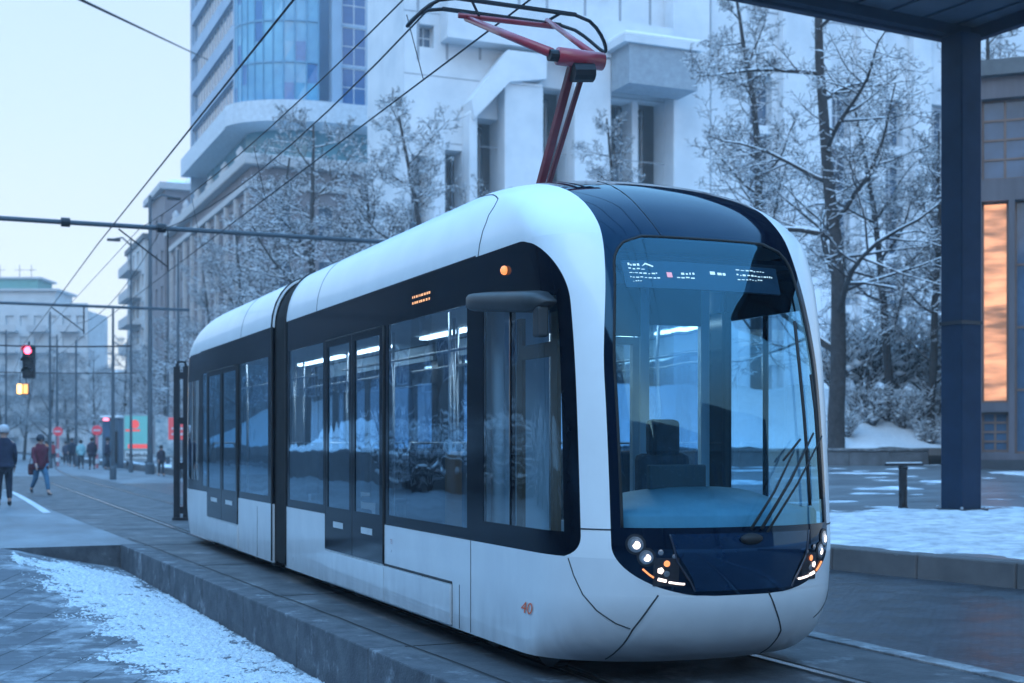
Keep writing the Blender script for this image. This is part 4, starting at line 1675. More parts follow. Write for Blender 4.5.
for a, c_, top in ((497, 535, 88), (427, 438, 140), (462, 470, 118)):
    MB().box(U(a) + .02, U(c_) - .02, -1.08, -.02, bz_(a, top) + .003, bz_(a, top) + .16).build('snow_cap', SNOW, b.root, bevel=.06)
MB().box(U(597), U(671), -3.35, -1.15, bz_(630, 55) + .003, bz_(630, 55) + .25).build('snow_cap', SNOW, b.root, bevel=.1)
# entrance canopy slabs
MB().box(U(602), U(668), -3.2, -1.1, bz_(630, 100), bz_(630, 62)).build('entrance_canopy', mat('canopy_slab_blue_grey', (.24, .29, .34), .7), b.root)
MB().box(U(596), U(672), -3.4, -1.11, bz_(630, 62) + .003, bz_(630, 55)).build('canopy_fascia', BW, b.root)
mb = MB()
za, zb, zc = bz_(470, 125), bz_(500, 88), bz_(560, 88)
vs = [(U(465), -1.4, za), (U(500), -1.4, zb), (U(536), -1.4, zc), (U(536), -1.4, zc + 1.3), (U(498), -1.4, zc + 1.3), (U(462), -1.4, za + 1.0)]
vs += [(x, -.004, z) for x, y, z in vs]
mb.add(vs, [(0, 1, 4, 5), (1, 2, 3, 4), (6, 11, 10, 7), (7, 10, 9, 8)] + [(i, (i + 1) % 6, 6 + (i + 1) % 6, 6 + i) for i in range(6)])
mb.build('stepped_lintel', BW, b.root)
# vertical joints and panel lines of the cladding
mb = MB()
for px in (418, 447, 480, 519, 547, 585, 620, 650, 700, 725, 790, 812, 866, 915, 960, 1000): mb.box(U(px) - .07, U(px) + .07, -.012, .01, .3 if px > 665 else bz_(px, 60), H_)
for z in (9, 13.5, 18, 22.5, 27, 31.5, 36): mb.box(U(702), Wd, -.011, .009, z, z + .12)
for z in (17.5, 21, 24.3, 31): mb.box(0, U(664), -.011, .009, z, z + .05)
mb.build('cladding_joints', mat('joint_grey', (.26, .29, .33), .8), b.root)
MB().box(-.4, Wd + .4, -.5, 6.9, H_ + .003, H_ + .6).build('roof', SLATE, b.root)
# projecting upper block on the left half
MB().box(U(440), U(664), -1.15, -.004, bz_(560, 58), bz_(560, 20)).build('upper_band', BW, b.root)

# --- glass tower over the brick block
TX, TY = 18.9, 100.5
arc = []
for i in range(11):
    t = i / 10
    a = PI + t * PI / 2 * .92
    arc.append((6.8 + 6.8 * math.cos(a), 2.2 + 4.4 * math.sin(a) * 1.0))
tw = thing('glass_tower', 'tall tower with a curved blue glass corner and white banded sides above a projecting ledge', 'tower', (TX, TY, 0))


def tower_ring(z0, z1, off):
    pass


ZL0, ZL1 = 26.5, 29.4
TOP = 62
fl = 3.4
nf = int((TOP - ZL1) / fl)
# side with strip windows (looks to the street)
tb = Bld('tmp', 'x', 0, 0, 0)
bpy.data.objects.remove(tb.root)
tb.root = tw
tb.front(21.5, [(.8, 20.7, ZL1 + k * fl + .6, ZL1 + k * fl + 2.8) for k in range(nf)], ZL1, TOP, 0, 2.2, side=True, depth=.3, win=(14, 1))
tb.front(11.3, [(2.6, 10.8, ZL1 + k * fl + .5, ZL1 + k * fl + 2.6) for k in range(nf)], ZL1, TOP, 7.8, -2.0, depth=.3, win=(6, 1), gm=GBLUE)
tb.front(2.3, [(.1, 2.2, ZL1 + k * fl + .1, ZL1 + k * fl + 3.3) for k in range(nf)], ZL1, TOP, 7.85, -2.1, depth=.06, win=(2, 2), gm=mat('curtain_glass_deep', (.02, .10, .26), .12, spec=.9, rvar=0))
tb.mb.box(19.1, 19.5, -2, 23.7, 20, TOP)
tb.mb.box(0, 19.1, 23.5, 23.7, 20, TOP)
tb.mb.box(7.0, 7.82, -2.5, -1.6, ZL1, TOP + 2)
tb.finish(mat('tower_cladding', (.27, .38, .50), .5, col2=(.22, .32, .44), scale=.3))
for k in range(nf):
    for i in range(10):
        a, c_ = arc[i], arc[i + 1]
        z = ZL1 + k * fl
        pass
mb = MB()
for i in range(10):
    a, c_ = arc[i], arc[i + 1]
    for k in range(nf * 2):
        z = ZL1 + k * fl / 2
        j_ = .012 * ((i * 7 + k * 5) % 3)
        mb.quad((a[0], a[1] + j_, z), (c_[0], c_[1] - j_, z), (c_[0], c_[1] + j_, z + fl / 2), (a[0], a[1] - j_, z + fl / 2), (i * 3 + k * k) % 7 == 0 and 1 or 0)
mb.build('curtain_glass', [GBLUE, mat('curtain_glass_deeper', (.02, .14, .34), .12, spec=.9, rvar=0)], tw, fixn=False)
mb = MB()
for i in range(0, 11): mb.box(arc[i][0] - .05, arc[i][0] + .05, arc[i][1] - .1, arc[i][1] + .02, ZL1, TOP)
for k in range(nf + 1):
    z = ZL1 + k * fl
    for i in range(10): mb.bar((arc[i][0], arc[i][1] - .04, z), (arc[i + 1][0], arc[i + 1][1] - .04, z), .1, .16)
mb.build('mullions', mat('mullion_blue', (.10, .26, .40), .4), tw)
# ledge
out = [(-.9, 24)] + [(-.9, 2.0)] + [(6.8 + 7.9 * math.cos(PI + t * PI / 2), 2.2 + 5.6 * math.sin(PI + t * PI / 2)) for t in lin(0, 1, 10)][1:] + [(19.5, -3.4), (19.5, 24)]
nn = len(out)
mb = MB().add([(x, y, ZL0 + 1.2) for x, y in out] + [(x, y, ZL1) for x, y in out], [tuple(range(nn)), tuple(range(2 * nn - 1, nn - 1, -1))] + [(i, (i + 1) % nn, nn + (i + 1) % nn, nn + i) for i in range(nn)])
mb.build('ledge', mat('ledge_stone', (.50, .56, .62), .7), tw)
ins = [((x - 10) * .80 + 10, (y - 12) * .80 + 12) for x, y in out]
MB().add([(x, y, 23.5) for x, y in ins] + [(x, y, ZL0 + 1.19) for x, y in ins], [(i, (i + 1) % nn, nn + (i + 1) % nn, nn + i) for i in range(nn)]).build('recessed_storey', GTEAL, tw)
# --- brick block beneath
bb = Bld('brick_block', 'old brown brick block with tall windows and a stone cornice under the glass tower', 19.0, 96.9, 0)
wr = []
for f, (z, h) in enumerate(((5, 2.2), (9.5, 2.6), (13.8, 2.6), (18.2, 3.0))):
    for c_ in range(9):
        u = 2.0 + c_ * 4.2
        wr.append((u, u + 1.0, z, z + h))
        wr.append((u + 1.3, u + 2.3, z, z + h))
bb.front(40, wr, 0, 23.6, side=True, depth=.35, win=(1, 2))
wr2 = [(u, u + 1.3, z, z + 2.6) for z in (5, 9.5, 13.8, 18.2) for u in (2, 5.5, 9, 12.5, 16, 19.5, 23)]
bb.front(27, wr2, 0, 23.6, depth=.35, win=(1, 2))
bb.mb.box(26.6, 27, .01, 40, 0, 23.6)
bb.mb.box(.01, 26.6, 39.6, 40, 0, 23.6)
bb.finish(BBR)
MB().box(-.7, 27.4, -.7, 40.4, 23.61, 24.5).build('cornice', TRIM, bb.root, bevel=.1)
MB().box(-.35, -.003, 0, 40, 21.9, 22.4).box(-.35, 27, -.35, -.003, 21.9, 22.4).box(-.25, -.003, 0, 40, 3.6, 4.1).build('string_course', TRIM, bb.root)
mb = MB()
for c_ in range(10): mb.box(-.3, -.004, 1.1 + c_ * 4.2 - .35, 1.1 + c_ * 4.2 + .15, 4.2, 21.8)
mb.build('pilasters', TRIM, bb.root)
MB().box(.2, 27, .2, 40, 24.503, 24.7).build('snow', SNOW, bb.root)
for i in range(6):
    MB().lathe([(.5, 0), (.55, .3), (.32, .7), (.4, 1.0), (.2, 1.3), (.05, 1.5)], 10, (.2, 5 + i * 6.6, 24.7)).build('finial', TRIM, bb.root, smooth=True)

# --- further blocks along the right side of the street
b3 = Bld('old_block', 'weathered brick block with a lumpy snow covered roof farther along the street', 18.6, 138.5, 0)
b3.front(12, rows_rects(12, 4, 6, 3.9, 3, 1.6, 2.2), 0, 29, side=True, depth=.3, win=(2, 2))
b3.front(16, rows_rects(16, 4, 6, 3.9, 4, 1.6, 2.2), 0, 29, depth=.3, win=(2, 2))
b3.mb.box(15.6, 16, .01, 12, 0, 29)
b3.mb.box(.01, 15.6, 11.6, 12, 0, 29)
b3.finish(BBR)
MB().box(-.6, 16.4, -.6, 12.4, 29.003, 29.7).build('cornice', TRIM, b3.root)
mb = MB()
for i in range(12):
    rg = random.Random(i)
    x, y, r_ = rg.uniform(1, 14), rg.uniform(1, 11), rg.uniform(1.2, 2.6)
    mb.lathe([(r_, 0), (r_ * .9, r_ * .5), (r_ * .5, r_ * .9), (.1, r_)], 9, (x, y, 29.7))
mb.build('snow', SNOW, b3.root, smooth=True)
b4 = Bld('apartment_block', 'pale apartment block with stacked balconies beyond the old brick block on the street', 18.3, 151.5, 0)
b4.front(16, rows_rects(16, 3, 7, 3.2, 4, 2.0, 1.7), 0, 25.5, side=True, depth=.3, win=(2, 1))
b4.front(14, rows_rects(14, 3, 7, 3.2, 3, 2.0, 1.7), 0, 25.5, depth=.3, win=(2, 1), gm=WINL)
b4.mb.box(13.6, 14, .01, 16, 0, 25.5)
b4.mb.box(.01, 13.6, 15.6, 16, 0, 25.5)
b4.finish(BPALE)
for k in range(7):
    MB().box(-1.6, -.003, 3, 12, 2.9 + 3.2 * k, 3.1 + 3.2 * k).box(-1.6, -1.5, 3, 12, 3.1 + 3.2 * k, 4.0 + 3.2 * k).build('balcony', TRIM, b4.root)
MB().box(-.3, 14.3, -.3, 16.3, 25.503, 26.1).build('roof', SLATE, b4.root)
b4b = Bld('corner_house', 'slim grey house with dark upper windows between the brick block and the old block', 17.4, 154.3, 0)
bpy.data.objects.remove(b4b.root)

# --- stepped apartment building closing the street
D5 = 205
x5, y5, _ = atD(-40, D5)
b5 = Bld('stepped_apartments', 'pale stepped apartment building with a green rooftop closing the far end of the street', x5, y5, -YAW)
wpx = D5 / FPX
s5 = 128 * wpx
b5.front(s5, rows_rects(s5, 2.5, 6, 3.25, 9, 1.3, 1.6), 0, (443 - 303) * wpx + 1.6, depth=.3, win=(2, 1))
b5.mb.box(.01, s5 - .01, .3, 10, 0, 22.0)
ht = (443 - 303) * wpx + 1.6
b5.finish(BPALE)
t2 = Bld('x', 'x', 0, 0, 0)
bpy.data.objects.remove(t2.root)
t2.root = b5.root
w2 = 92 * wpx
t2.front(w2, rows_rects(w2, 0, 1, 3.2, 7, 1.3, 1.4, .6), 0, 1, windows=False) if False else None
MB().box(0, w2, 1.5, 9.5, ht + .003, ht + 2.0).build('penthouse', BPALE, b5.root)
MB().box(0, w2 + .6, 1.0, 10, ht + 2.003, ht + 2.35).build('penthouse_roof', TRIM, b5.root)
MB().box(0, 72 * wpx, 2.5, 9, ht + 2.36, ht + 4.0).build('roof_pavilion', mat('green_roof_metal', (.10, .26, .24), .6), b5.root)
MB().box(0, 76 * wpx, 2.2, 9.4, ht + 4.003, ht + 4.3).build('pavilion_roof', TRIM, b5.root)
for k in range(6):
    for c_ in range(4):
        u = s5 * (.14 + .24 * c_)
        MB().box(u - 1.5, u + 1.5, -1.3, -.003, 2.4 + 3.25 * k, 2.6 + 3.25 * k).box(u - 1.5, u + 1.5, -1.3, -1.2, 2.6 + 3.25 * k, 3.4 + 3.25 * k).build('balcony', TRIM if c_ % 2 else BGR, b5.root)
mb = MB()
for u in (30, 50, 62): mb.tube([(u * wpx, 4, ht + 4), (u * wpx, 4, ht + 6.4)], .05, 5).tube([(u * wpx - .8, 4, ht + 5.6), (u * wpx + .8, 4, ht + 5.6)], .04, 5)
mb.build('aerials', BLKMET, b5.root)
x6, y6, _ = atD(96, 235)
b6 = Bld('low_office', 'low grey building seen through the trees at the end of the street', x6, y6, -YAW)
b6.front(18, rows_rects(18, 1, 3, 3.2, 6, 1.4, 1.5), 0, 14, depth=.3, win=(2, 1))
b6.mb.box(.01, 17.99, .3, 9, 0, 13.9)
b6.finish(BGR)
MB().box(-.3, 18.3, -.3, 9.3, 14.003, 14.5).build('roof', SNOW, b6.root)

# --- shop building at the right edge with a lit window
x7, y7, _ = atD(979, 43)
b7 = Bld('shop_building', 'grey stone building at the picture edge with a warm lit shop window', x7, y7, -YAW - math.atan((979 - PX) / FPX) - .02)
z7 = right_z(x7, y7) - .05
big = [(.08, .90, 2.9, 9.4), (1.08, 2.7, z7 + .55, 9.4), (.08, 1.5, 10.1, 12.7), (1.7, 3.1, 10.1, 12.7), (.08, .90, z7 + .6, 2.6), (3.3, 5.6, z7 + .55, 8.4), (6.2, 8.6, z7 + .55, 8.4)]
b7.front(11, big, z7 - .6, 13.4, depth=.35, windows=False)
b7.mb.box(-.0, .2, .36, 12, z7 - .6, 13.4)
b7.mb.box(.2, 11, 11.6, 12, z7 - .6, 13.4)
b7.finish(mat('shop_grey_brown_stone', (.06, .06, .075), .5, col2=(.11, .10, .12), scale=.5, stretch=(3, 3, .3)))
MB().box(-.2, 11.2, -.25, 12.2, 13.403, 13.9).build('roof', SLATE, b7.root)
MB().box(0, 11, -.12, -.003, z7 - .5, z7 + .35).build('plinth', mat('dark_plinth', (.03, .035, .045), .6), b7.root)
for i, (a, c_, z0_, z1_) in enumerate(big):
    w_ = bpy.data.objects.new('window', win_mesh(c_ - a, z1_ - z0_, 1 if i < 1 else 2, 1 if i < 1 else 4, WINM, mat('brown_window_frame', (.16, .10, .08), .6)))
    COL.objects.link(w_)
    w_.parent = b7.root
    w_.location = (a, .3, z0_)
    if i == 0:
        w_.data = w_.data.copy()
        # the room behind is lit: warm light in the panes, uneven as curtains and shelves break it
        lit = bpy.data.materials.new('lit_shop_window')
        lit.use_nodes = True
        N_, L_ = lit.node_tree.nodes, lit.node_tree.links
        bs = N_['Principled BSDF']
        bs.inputs['Base Color'].default_value = (.3, .15, .08, 1)
        bs.inputs['Emission Color'].default_value = (1, .42, .22, 1)
        tc_ = N_.new('ShaderNodeTexCoord')
        nz_ = N_.new('ShaderNodeTexNoise')
        nz_.inputs['Scale'].default_value = 1.0
        nz_.inputs['Detail'].default_value = 3
        mp_ = N_.new('ShaderNodeMapping')
        mp_.inputs['Scale'].default_value = (.5, 1, 2.6)
        L_.new(tc_.outputs['Object'], mp_.inputs[0])
        L_.new(mp_.outputs[0], nz_.inputs[0])
        mr_ = N_.new('ShaderNodeMapRange')
        mr_.inputs[1].default_value = .35
        mr_.inputs[2].default_value = .62
        mr_.inputs[3].default_value = .08
        mr_.inputs[4].default_value = .6
        L_.new(nz_.outputs['Fac'], mr_.inputs[0])
        L_.new(mr_.outputs[0], bs.inputs['Emission Strength'])
        w_.data.materials[0] = lit
        w_['label'] = 'window glowing warm orange'
MB().box(4.0, 4.9, -.02, .0 - .004, 5.1, 5.5).build('shop_sign', emit('pale_cyan_sign', (.5, .85, 1.0), .8), b7.root)

# --- buildings outside the picture: across the street and behind the camera
G5 = 'buildings across the street, seen only as reflections'
for i, (x, y, w_, h_, mt, lb) in enumerate(((-27, -30, 26, 15, BDK, 'grey building across the street opposite the tram front'), (-27, -2, 24, 14, BBR, 'brown building across the street facing the tram doors'),
                                           (-27, 24, 28, 12, BDK, 'dark building across the street by the rear car'), (-25, 97, 150, 20, BDK, 'very long dark building row added across the street to hide bright sky from reflections'), (-27, 55, 40, 17, BDK, 'long grey building farther down across the street'))):  # long row added to keep bright sky out of the rear window reflections
    q = thing('street_building', lb, 'building', (x, y, 0), 0, G5)
    mm = MB().box(0, 9, 0, w_, 0, h_)
    mm.build('wall', mt, q)
    MB().box(-.3, 9.3, -.3, w_ + .3, h_ + .003, h_ + .5).build('roof', SLATE, q)
    for f in range(int(h_ / 3.4) - 1):
        for c_ in range(int(w_ / 4)):
            o = bpy.data.objects.new('window', win_mesh(1.8, 2.0, 2, 1, WINM, WFR))
            COL.objects.link(o)
            o.parent = q
            o.location = (9.07, 1.2 + c_ * 4, 4.6 + f * 3.4)
            o.rotation_euler = (0, 0, PI / 2)
    MB().box(9.003, 9.2, 1, w_ - 1, .6, 3.4).build('shop_front', BDK, q)
for i, (x, y, w_, h_) in enumerate(((-12, -62, 30, 16), (20, -60, 30, 20), (-44, -60, 31, 15))):  # third one added to close a bright sky gap in the nose reflections
    q = thing('street_building', ('taller dark', 'tallest dark', 'lowest dark sky blocking')[i] + ' building standing behind the viewer', 'building', (x, y, 0), 0, 'buildings behind the viewer')
    MB().box(0, w_, 0, 10, 0, h_).build('wall', BDK, q)
    for f in range(3):
        for c_ in range(7):
            o = bpy.data.objects.new('window', win_mesh(1.8, 2.0, 2, 1, WINM, WFR))
            COL.objects.link(o)
            o.parent = q
            o.location = (3 + c_ * 4, 10.07, 4.6 + f * 3.4)
            o.rotation_euler = (0, 0, PI)

tag(MB().box(-12.2, -11.9, -6, 60, -.6, 1.25).build('reflection_wall', BDK), 'low dark wall added across the street to darken the window reflections', 'wall')  # unseen wall, added to keep the lower part of the window reflections dark
grid_mesh('snow_bank', 220, 10, lambda u, v: (-12.1 - 3.0 * v, -5 + 64 * u, 1.1 + max(.02, .55 + 1.5 * fbm(u * 23, 3, 1, 5)) * math.sin(PI * min(v * 1.4, 1) * .5) ** .8), SNOW)  # unseen bank, added and shaped to mirror as broken white lumps in the windows
for i in range(11):
    r = copy_tree(bp[i % 2])
    r.location = (-10.9 - .5 * (i % 3), -1 + i * 3.7 + (i % 2) * 1.1, -.3 if i < 4 else -.05)
    r.rotation_euler = (0, 0, i * 1.3)
    r.scale = (1.6, 1.6, 1.5)
    tag(r, 'snowy bush in the row across the street, mirrored in the tram windows', 'bush', 'snowy bushes across the street')

# ------------------------------------------------------------------ canopy with the dark column
cxp, cyp, _ = atD(961, 26)
cn = thing('platform_canopy', 'dark blue flat canopy roof carried on a thick square column', 'canopy', (cxp, cyp, 0), .09)
gz = right_z(cxp, cyp)
MB().box(-.27, .27, -.27, .27, gz - .1, 9.56).build('column', COLM, cn, bevel=.03)
MB().box(-.27, .27, -16.27, -15.73, gz - .1, 9.56).build('column', COLM, cn, bevel=.03)
MB().box(-.285, .285, -.285, .285, 3.9, 3.97).build('column_band', BLKMET, cn)
MB().box(-.36, .36, -.36, .36, gz - .05, gz + .04).build('base_plate', BLKMET, cn, bevel=.01)
for sx in (-.31, .31):
    for sy in (-.31, .31): MB().lathe([(.03, 0), (.03, .04), (.015, .05)], 8, (sx, sy, gz + .04)).build('bolt', STEEL, cn)
rf = MB().box(-7.4, .55, -22, .45, 9.82, 10.3).build('roof', COLM, cn, bevel=.03)
mb = MB()
for y in lin(-21.8, .1, 9): mb.box(-7.3, .45, y, y + .22, 9.60, 9.815)
mb.build('roof_beams', COLM, rf)
MB().box(-7.4, .55, .28, .45, 9.54, 9.817).box(.38, .55, -22, .27, 9.54, 9.817).build('fascia', COLM, rf)
mb = MB()
for x in lin(-7.0, .0, 8): mb.box(x, x + .75, -21.5, 0.05, 9.79, 9.818)
mb.build('soffit_panels', SOFFIT, rf)

# bollard with its short rail
bxp, byp, _ = atD(903, 27)
bz0 = right_z(bxp, byp)
bo = thing('bollard', 'short dark bollard with a snow capped top bar beside the snow', 'bollard', (bxp, byp, bz0))
MB().lathe([(.10, -.1), (.10, .03), (.085, .04), (.085, .78), (.1, .80), (.1, .84), (.05, .87)], 14).build('post', BLKMET, bo, smooth=False)
MB().box(-.42, .48, -.05, .05, .86, .90).build('top_bar', BLKMET, bo)
MB().box(-.40, .46, -.045, .045, .902, .93).build('snow', SNOW, bo, bevel=.012)

# ------------------------------------------------------------------ overhead line
WG = 'overhead wires above the street'


def wire(label, pts, r=.012, group=None):
    o = MB().tube(pts, r, 6).build('overhead_wire', WIREM, smooth=True)
    return tag(o, label, 'wire', group)


def sag(a, b, s_, n=14):
    a, b = Vector(a), Vector(b)
    return [a.lerp(b, t) - Vector((0, 0, s_ * 4 * t * (1 - t))) for t in lin(0, 1, n)]


wire('thick contact wire that the pantograph presses against', [(1.35, -40, 5.735), (1.35, 24.5, 5.735), (1.5, 60, 5.8), (3.2, 110, 5.9)], .010)
wire('sagging carrier wire strung above the contact wire', [Vector((1.1, -30, 7.0))] + sag((1.1, -6, 7.4), (1.2, 24.5, 6.75), .95) + sag((1.2, 24.5, 6.75), (1.5, 52, 6.8), .7)[1:] + [Vector((3.2, 110, 6.8))], .011)
wire('thin second carrier wire just beside the pantograph head', sag((.62, -8, 6.6), (.7, 24.5, 6.75), .55) + [Vector((.8, 60, 6.8)), Vector((2.6, 110, 6.8))], .009)
wire('long wire crossing the open sky over the pavement', [(-.28, -12, 6.25), (-.28, 24.5, 6.3), (0, 60, 6.35), (1.6, 110, 6.3)], .014)
a_ = atD(75, 30, -3)
c_ = atD(208, 104, 60)
wire('thin wire running from the upper sky to the tower', [a_, c_], .035)
for k, (xa, ya, xb, yb) in enumerate(((1.35, 6.0, 1.15, 6.0), (1.35, 14.0, 1.15, 14.0), (1.35, 20.0, 1.15, 20.0))):
    tag(MB().tube([(xa, ya, 5.74), (xb, yb, 6.45 + .15 * k)], .006, 5).build('wire_dropper', WIREM), 'vertical dropper between contact wire and carrier wire, ' + ('next to the pantograph', 'midway to the support beam', 'just before the support beam')[k], 'dropper', 'droppers of the contact wire')
# support beam across the street
bm_ = thing('support_beam', 'long dark tube across the sky carrying insulators over the tracks', 'beam', (0, 24.5, 0))
MB().tube([(-14, 0, 6.78), (7.4, 0, 6.78)], .058, 10).build('tube', POLEM, bm_, smooth=True)
for x in (-2.7, -4.5, -4.0, -1.0, 1.2): MB().tube([(x - .1, 0, 6.78), (x + .1, 0, 6.78)], .11, 10).build('insulator', BLKMET, bm_)
MB().tube([(-3.1, 0, 7.15), (-3.1, 0, 6.2)], .03, 6).tube([(-3.9, 0, 6.78), (-3.2, 0, 6.35)], .025, 6).tube([(-3.3, 0, 6.33), (-2.9, 0, 6.33)], .03, 6).build('hanger', BLKMET, bm_)
MB().tube([(1.35, 0, 6.75), (1.35, 0, 5.75)], .02, 6).tube([(.2, 0, 6.7), (1.35, 0, 5.85)], .02, 6).build('hanger', BLKMET, bm_)
for x, lb in ((7.6, 'steel mast behind the tram that holds the long support beam'), (-14.2, 'steel mast outside the street edge holding the long support beam')):
    m_ = thing('mast', lb, 'mast', (x, 24.5, 0.0), 0, 'masts of the overhead line')
    MB().lathe([(.22, .0), (.22, .4), (.13, .45), (.10, 7.3), (.0, 7.35)], 14).build('shaft', POLEM, m_, smooth=False)
# second beam and farther crossings
b2_ = thing('support_beam', 'farther thin beam crossing below the long one, with its own mast at the end', 'beam', (0, 46.5, 0))
MB().tube([(-15, 0, 7.0), (5.6, 0, 7.0)], .06, 8).build('tube', POLEM, b2_, smooth=True)
MB().tube([(1.5, 0, 7.0), (1.5, 0, 5.9)], .03, 6).tube([(.3, 0, 6.9), (1.5, 0, 6.0)], .025, 6).build('hanger', BLKMET, b2_)
span = sag(atD(-40, 46, 344), atD(131, 46, 346), .05, 6)
wire('thin span wire on which the traffic signal hangs', span, .03)
wire('faint span wire that carries the amber signal lamps', sag(atD(-40, 63, 371), atD(135, 63, 373), .05, 6), .03)

PL = 'tall slender poles along the street'


def pole(px, D, ytop, lb, r=.09, arm=None):
    x, y, zt = atD(px, D, ytop)
    z0 = .28 if x > krx(min(max(y, -14), 320)) else 0
    p = thing('street_pole', lb, 'pole', (x, y, z0), 0, PL)
    MB().lathe([(r * 1.8, 0), (r * 1.8, .5), (r * 1.2, .6), (r, 2), (r * .6, zt - z0), (0, zt - z0 + .05)], 10).build('shaft', POLEM, p)
    if arm:
        MB().tube([(0, 0, zt - z0 - .3), (arm * .5, 0, zt - z0 + .1), (arm, 0, zt - z0)], .05, 6).build('lamp_arm', POLEM, p, smooth=True)
        MB().box(arm - .35, arm + .35, -.12, .12, zt - z0 - .12, zt - z0 + .02).build('lamp_head', BLKMET, p, bevel=.04)
    return p


pole(150, 68, 196, 'tallest street pole, beside the coloured poster case', .13, 1.2)
pole(113, 58, 309, 'pole at the end of the farther beam, standing by the kiosk', .08)
pole(50, 84, 312, 'thin pole behind the woman in the red coat')
pole(57, 96, 335, 'thin pole just beyond the round red sign')
pole(76, 90, 340, 'thin pole behind the waiting people')
pole(131, 72, 240, 'thin pole beside the pale apartment block', .07, -.9)
pole(178, 60, 250, 'pole right behind the rear end of the tram', .08)
pole(168, 84, 262, 'distant pole between the tallest pole and tram', .07)
pole(6, 100, 330, 'thin distant pole behind the walking man')
pole(206, 108, 168, 'flagpole like mast on the brick block corner', .06) if False else None

# ------------------------------------------------------------------ traffic signals
x, y, z = atD(29, 46, 361)
ts = thing('traffic_signal', 'hanging three lens traffic signal showing red', 'traffic light', (x, y, z), -YAW)
MB().box(-.2, .2, -.12, .12, -.6, .55).build('housing', BLKMET, ts, bevel=.04)
for dz, m_ in ((.36, emit('red_signal', (1.0, .06, .12), 5)), (0, DARKGREY), (-.38, DARKGREY)):
    vs = [(0, -.135, dz)] + [(.13 * math.cos(t), -.13, dz + .13 * math.sin(t)) for t in lin(0, 2 * PI, 16)[:-1]]
    l_ = MB().add(vs, [(0, 1 + i, 1 + (i + 1) % 16) for i in range(16)]).build('lens', m_, ts, fixn=False)
    hood = [(.17 * math.cos(t), -.125, dz + .17 * math.sin(t)) for t in lin(0, PI, 10)] + [(.17 * math.cos(t), -.33, dz + .17 * math.sin(t)) for t in lin(0, PI, 10)]
    MB().add(hood, [(i, i + 1, i + 12, i + 11) for i in range(10)]).build('visor', BLKMET, l_, fixn=False)
MB().tube([(0, 0, .5), (0, 0, .68)], .03, 6).build('hanger', BLKMET, ts)
AMB2 = emit('amber_signal', (1, .55, .15), 2.5)
for px, lb in ((20, 'brighter of the two small amber signal lamps'), (26, 'dimmer of the two small amber signal lamps')):
    x, y, z = atD(px, 62, 389)
    s2 = thing('signal_lamp', lb, 'traffic light', (x, y, z), -YAW, 'amber signal lamps over the street')
    MB().box(-.14, .14, -.05, .08, -.26, .26).build('housing', BLKMET, s2, bevel=.02)
    MB().box(-.11, .11, -.07, -.052, -.22, .22).build('lens', AMB2 if px == 20 else emit('amber_dim', (1, .4, .12), 1.0), s2, bevel=.01)
    MB().tube([(0, 0, .25), (0, 0, .75)], .02, 5).build('hanger', BLKMET, s2)

# ------------------------------------------------------------------ signs, posters, kiosk


def ground_at(px, D):
    x, y, _ = atD(px, D)
    return x, y, (.28 if x > krx(y) else 0.0)


REDS = emit('red_sign_face', (.8, .08, .12), .12)
for px, D, lb in ((58, 92, 'round red sign on a striped post behind the woman in red'), (97, 84, 'round red sign on a striped post among the waiting people')):
    x, y, z = ground_at(px, D)
    s_ = thing('round_sign', lb, 'road sign', (x, y, z), -YAW, 'round red signs at the far crossing')
    MB().lathe([(.09, 0), (.09, 2.0), (0, 2.02)], 10).build('post', mat('pale_red_post', (.6, .2, .22), .5), s_)
    mb = MB()
    vs = [(.32 * math.cos(t), yy, 2.4 + .32 * math.sin(t)) for yy in (-.05, .05) for t in lin(0, 2 * PI, 20)[:-1]]
    mb.add(vs, [tuple(range(20)), tuple(range(39, 19, -1))] + [(i, (i + 1) % 20, 20 + (i + 1) % 20, 20 + i) for i in range(20)])
    mb.build('disc', REDS, s_)
    MB().box(-.22, .22, -.06, -.051, 2.35, 2.46).build('white_bar', WFR, s_)
    MB().box(-.13, .13, -.13, .13, .3, .6).box(-.12, .12, -.12, .12, .9, 1.2).build('white_bands', WFR, s_)
POSTC = [mat('poster_cyan', (.10, .50, .55), .5, col2=(.35, .62, .62), scale=1.5), mat('poster_white', (.65, .70, .72), .5), emit('poster_red', (.8, .10, .10), .35)]
x, y, z = ground_at(137, 78)
pc = thing('poster_case', 'glazed case with a turquoise and red poster', 'poster case', (x, y, z), -YAW)
MB().box(-.78, .78, -.08, .08, .25, 3.0).build('case', mat('case_grey', (.28, .33, .36), .5), pc, bevel=.03)
MB().box(-.6, -.5, -.06, .06, 0, .25).box(.5, .6, -.06, .06, 0, .25).build('feet', BLKMET, pc)
MB().box(-.70, .70, -.095, -.082, .95, 2.9).build('poster', emit('turquoise_poster', (.16, .55, .58), .15), pc)
MB().box(-.65, .2, -.11, -.097, 2.0, 2.12).box(-.5, .66, -.11, -.097, 1.0, 1.25).build('poster_red_band', POSTC[2], pc)
vs = [(-.1 + .26 * math.cos(t), -.105, 2.42 + .26 * math.sin(t)) for t in lin(0, 2 * PI, 16)[:-1]]
MB().add(vs, [tuple(range(16))]).build('poster_red_disc', POSTC[2], pc)
MB().box(-.66, .66, -.097, -.083, .42, .85).build('poster_text_panel', POSTC[1], pc)
mb = MB()
rs = random.Random(8)
u = -.58
while u < .55:
    w_ = rs.uniform(.05, .12)
    mb.box(u, u + w_, -.105, -.098, .5, .5 + rs.uniform(.12, .26))
    u += w_ + .04
mb.build('poster_text', BLKMET, pc)
x, y, z = ground_at(165, 66)
pc = thing('poster_case', 'smaller pale poster case with a snowy picture, next to the tram rear', 'poster case', (x, y, z), -YAW)
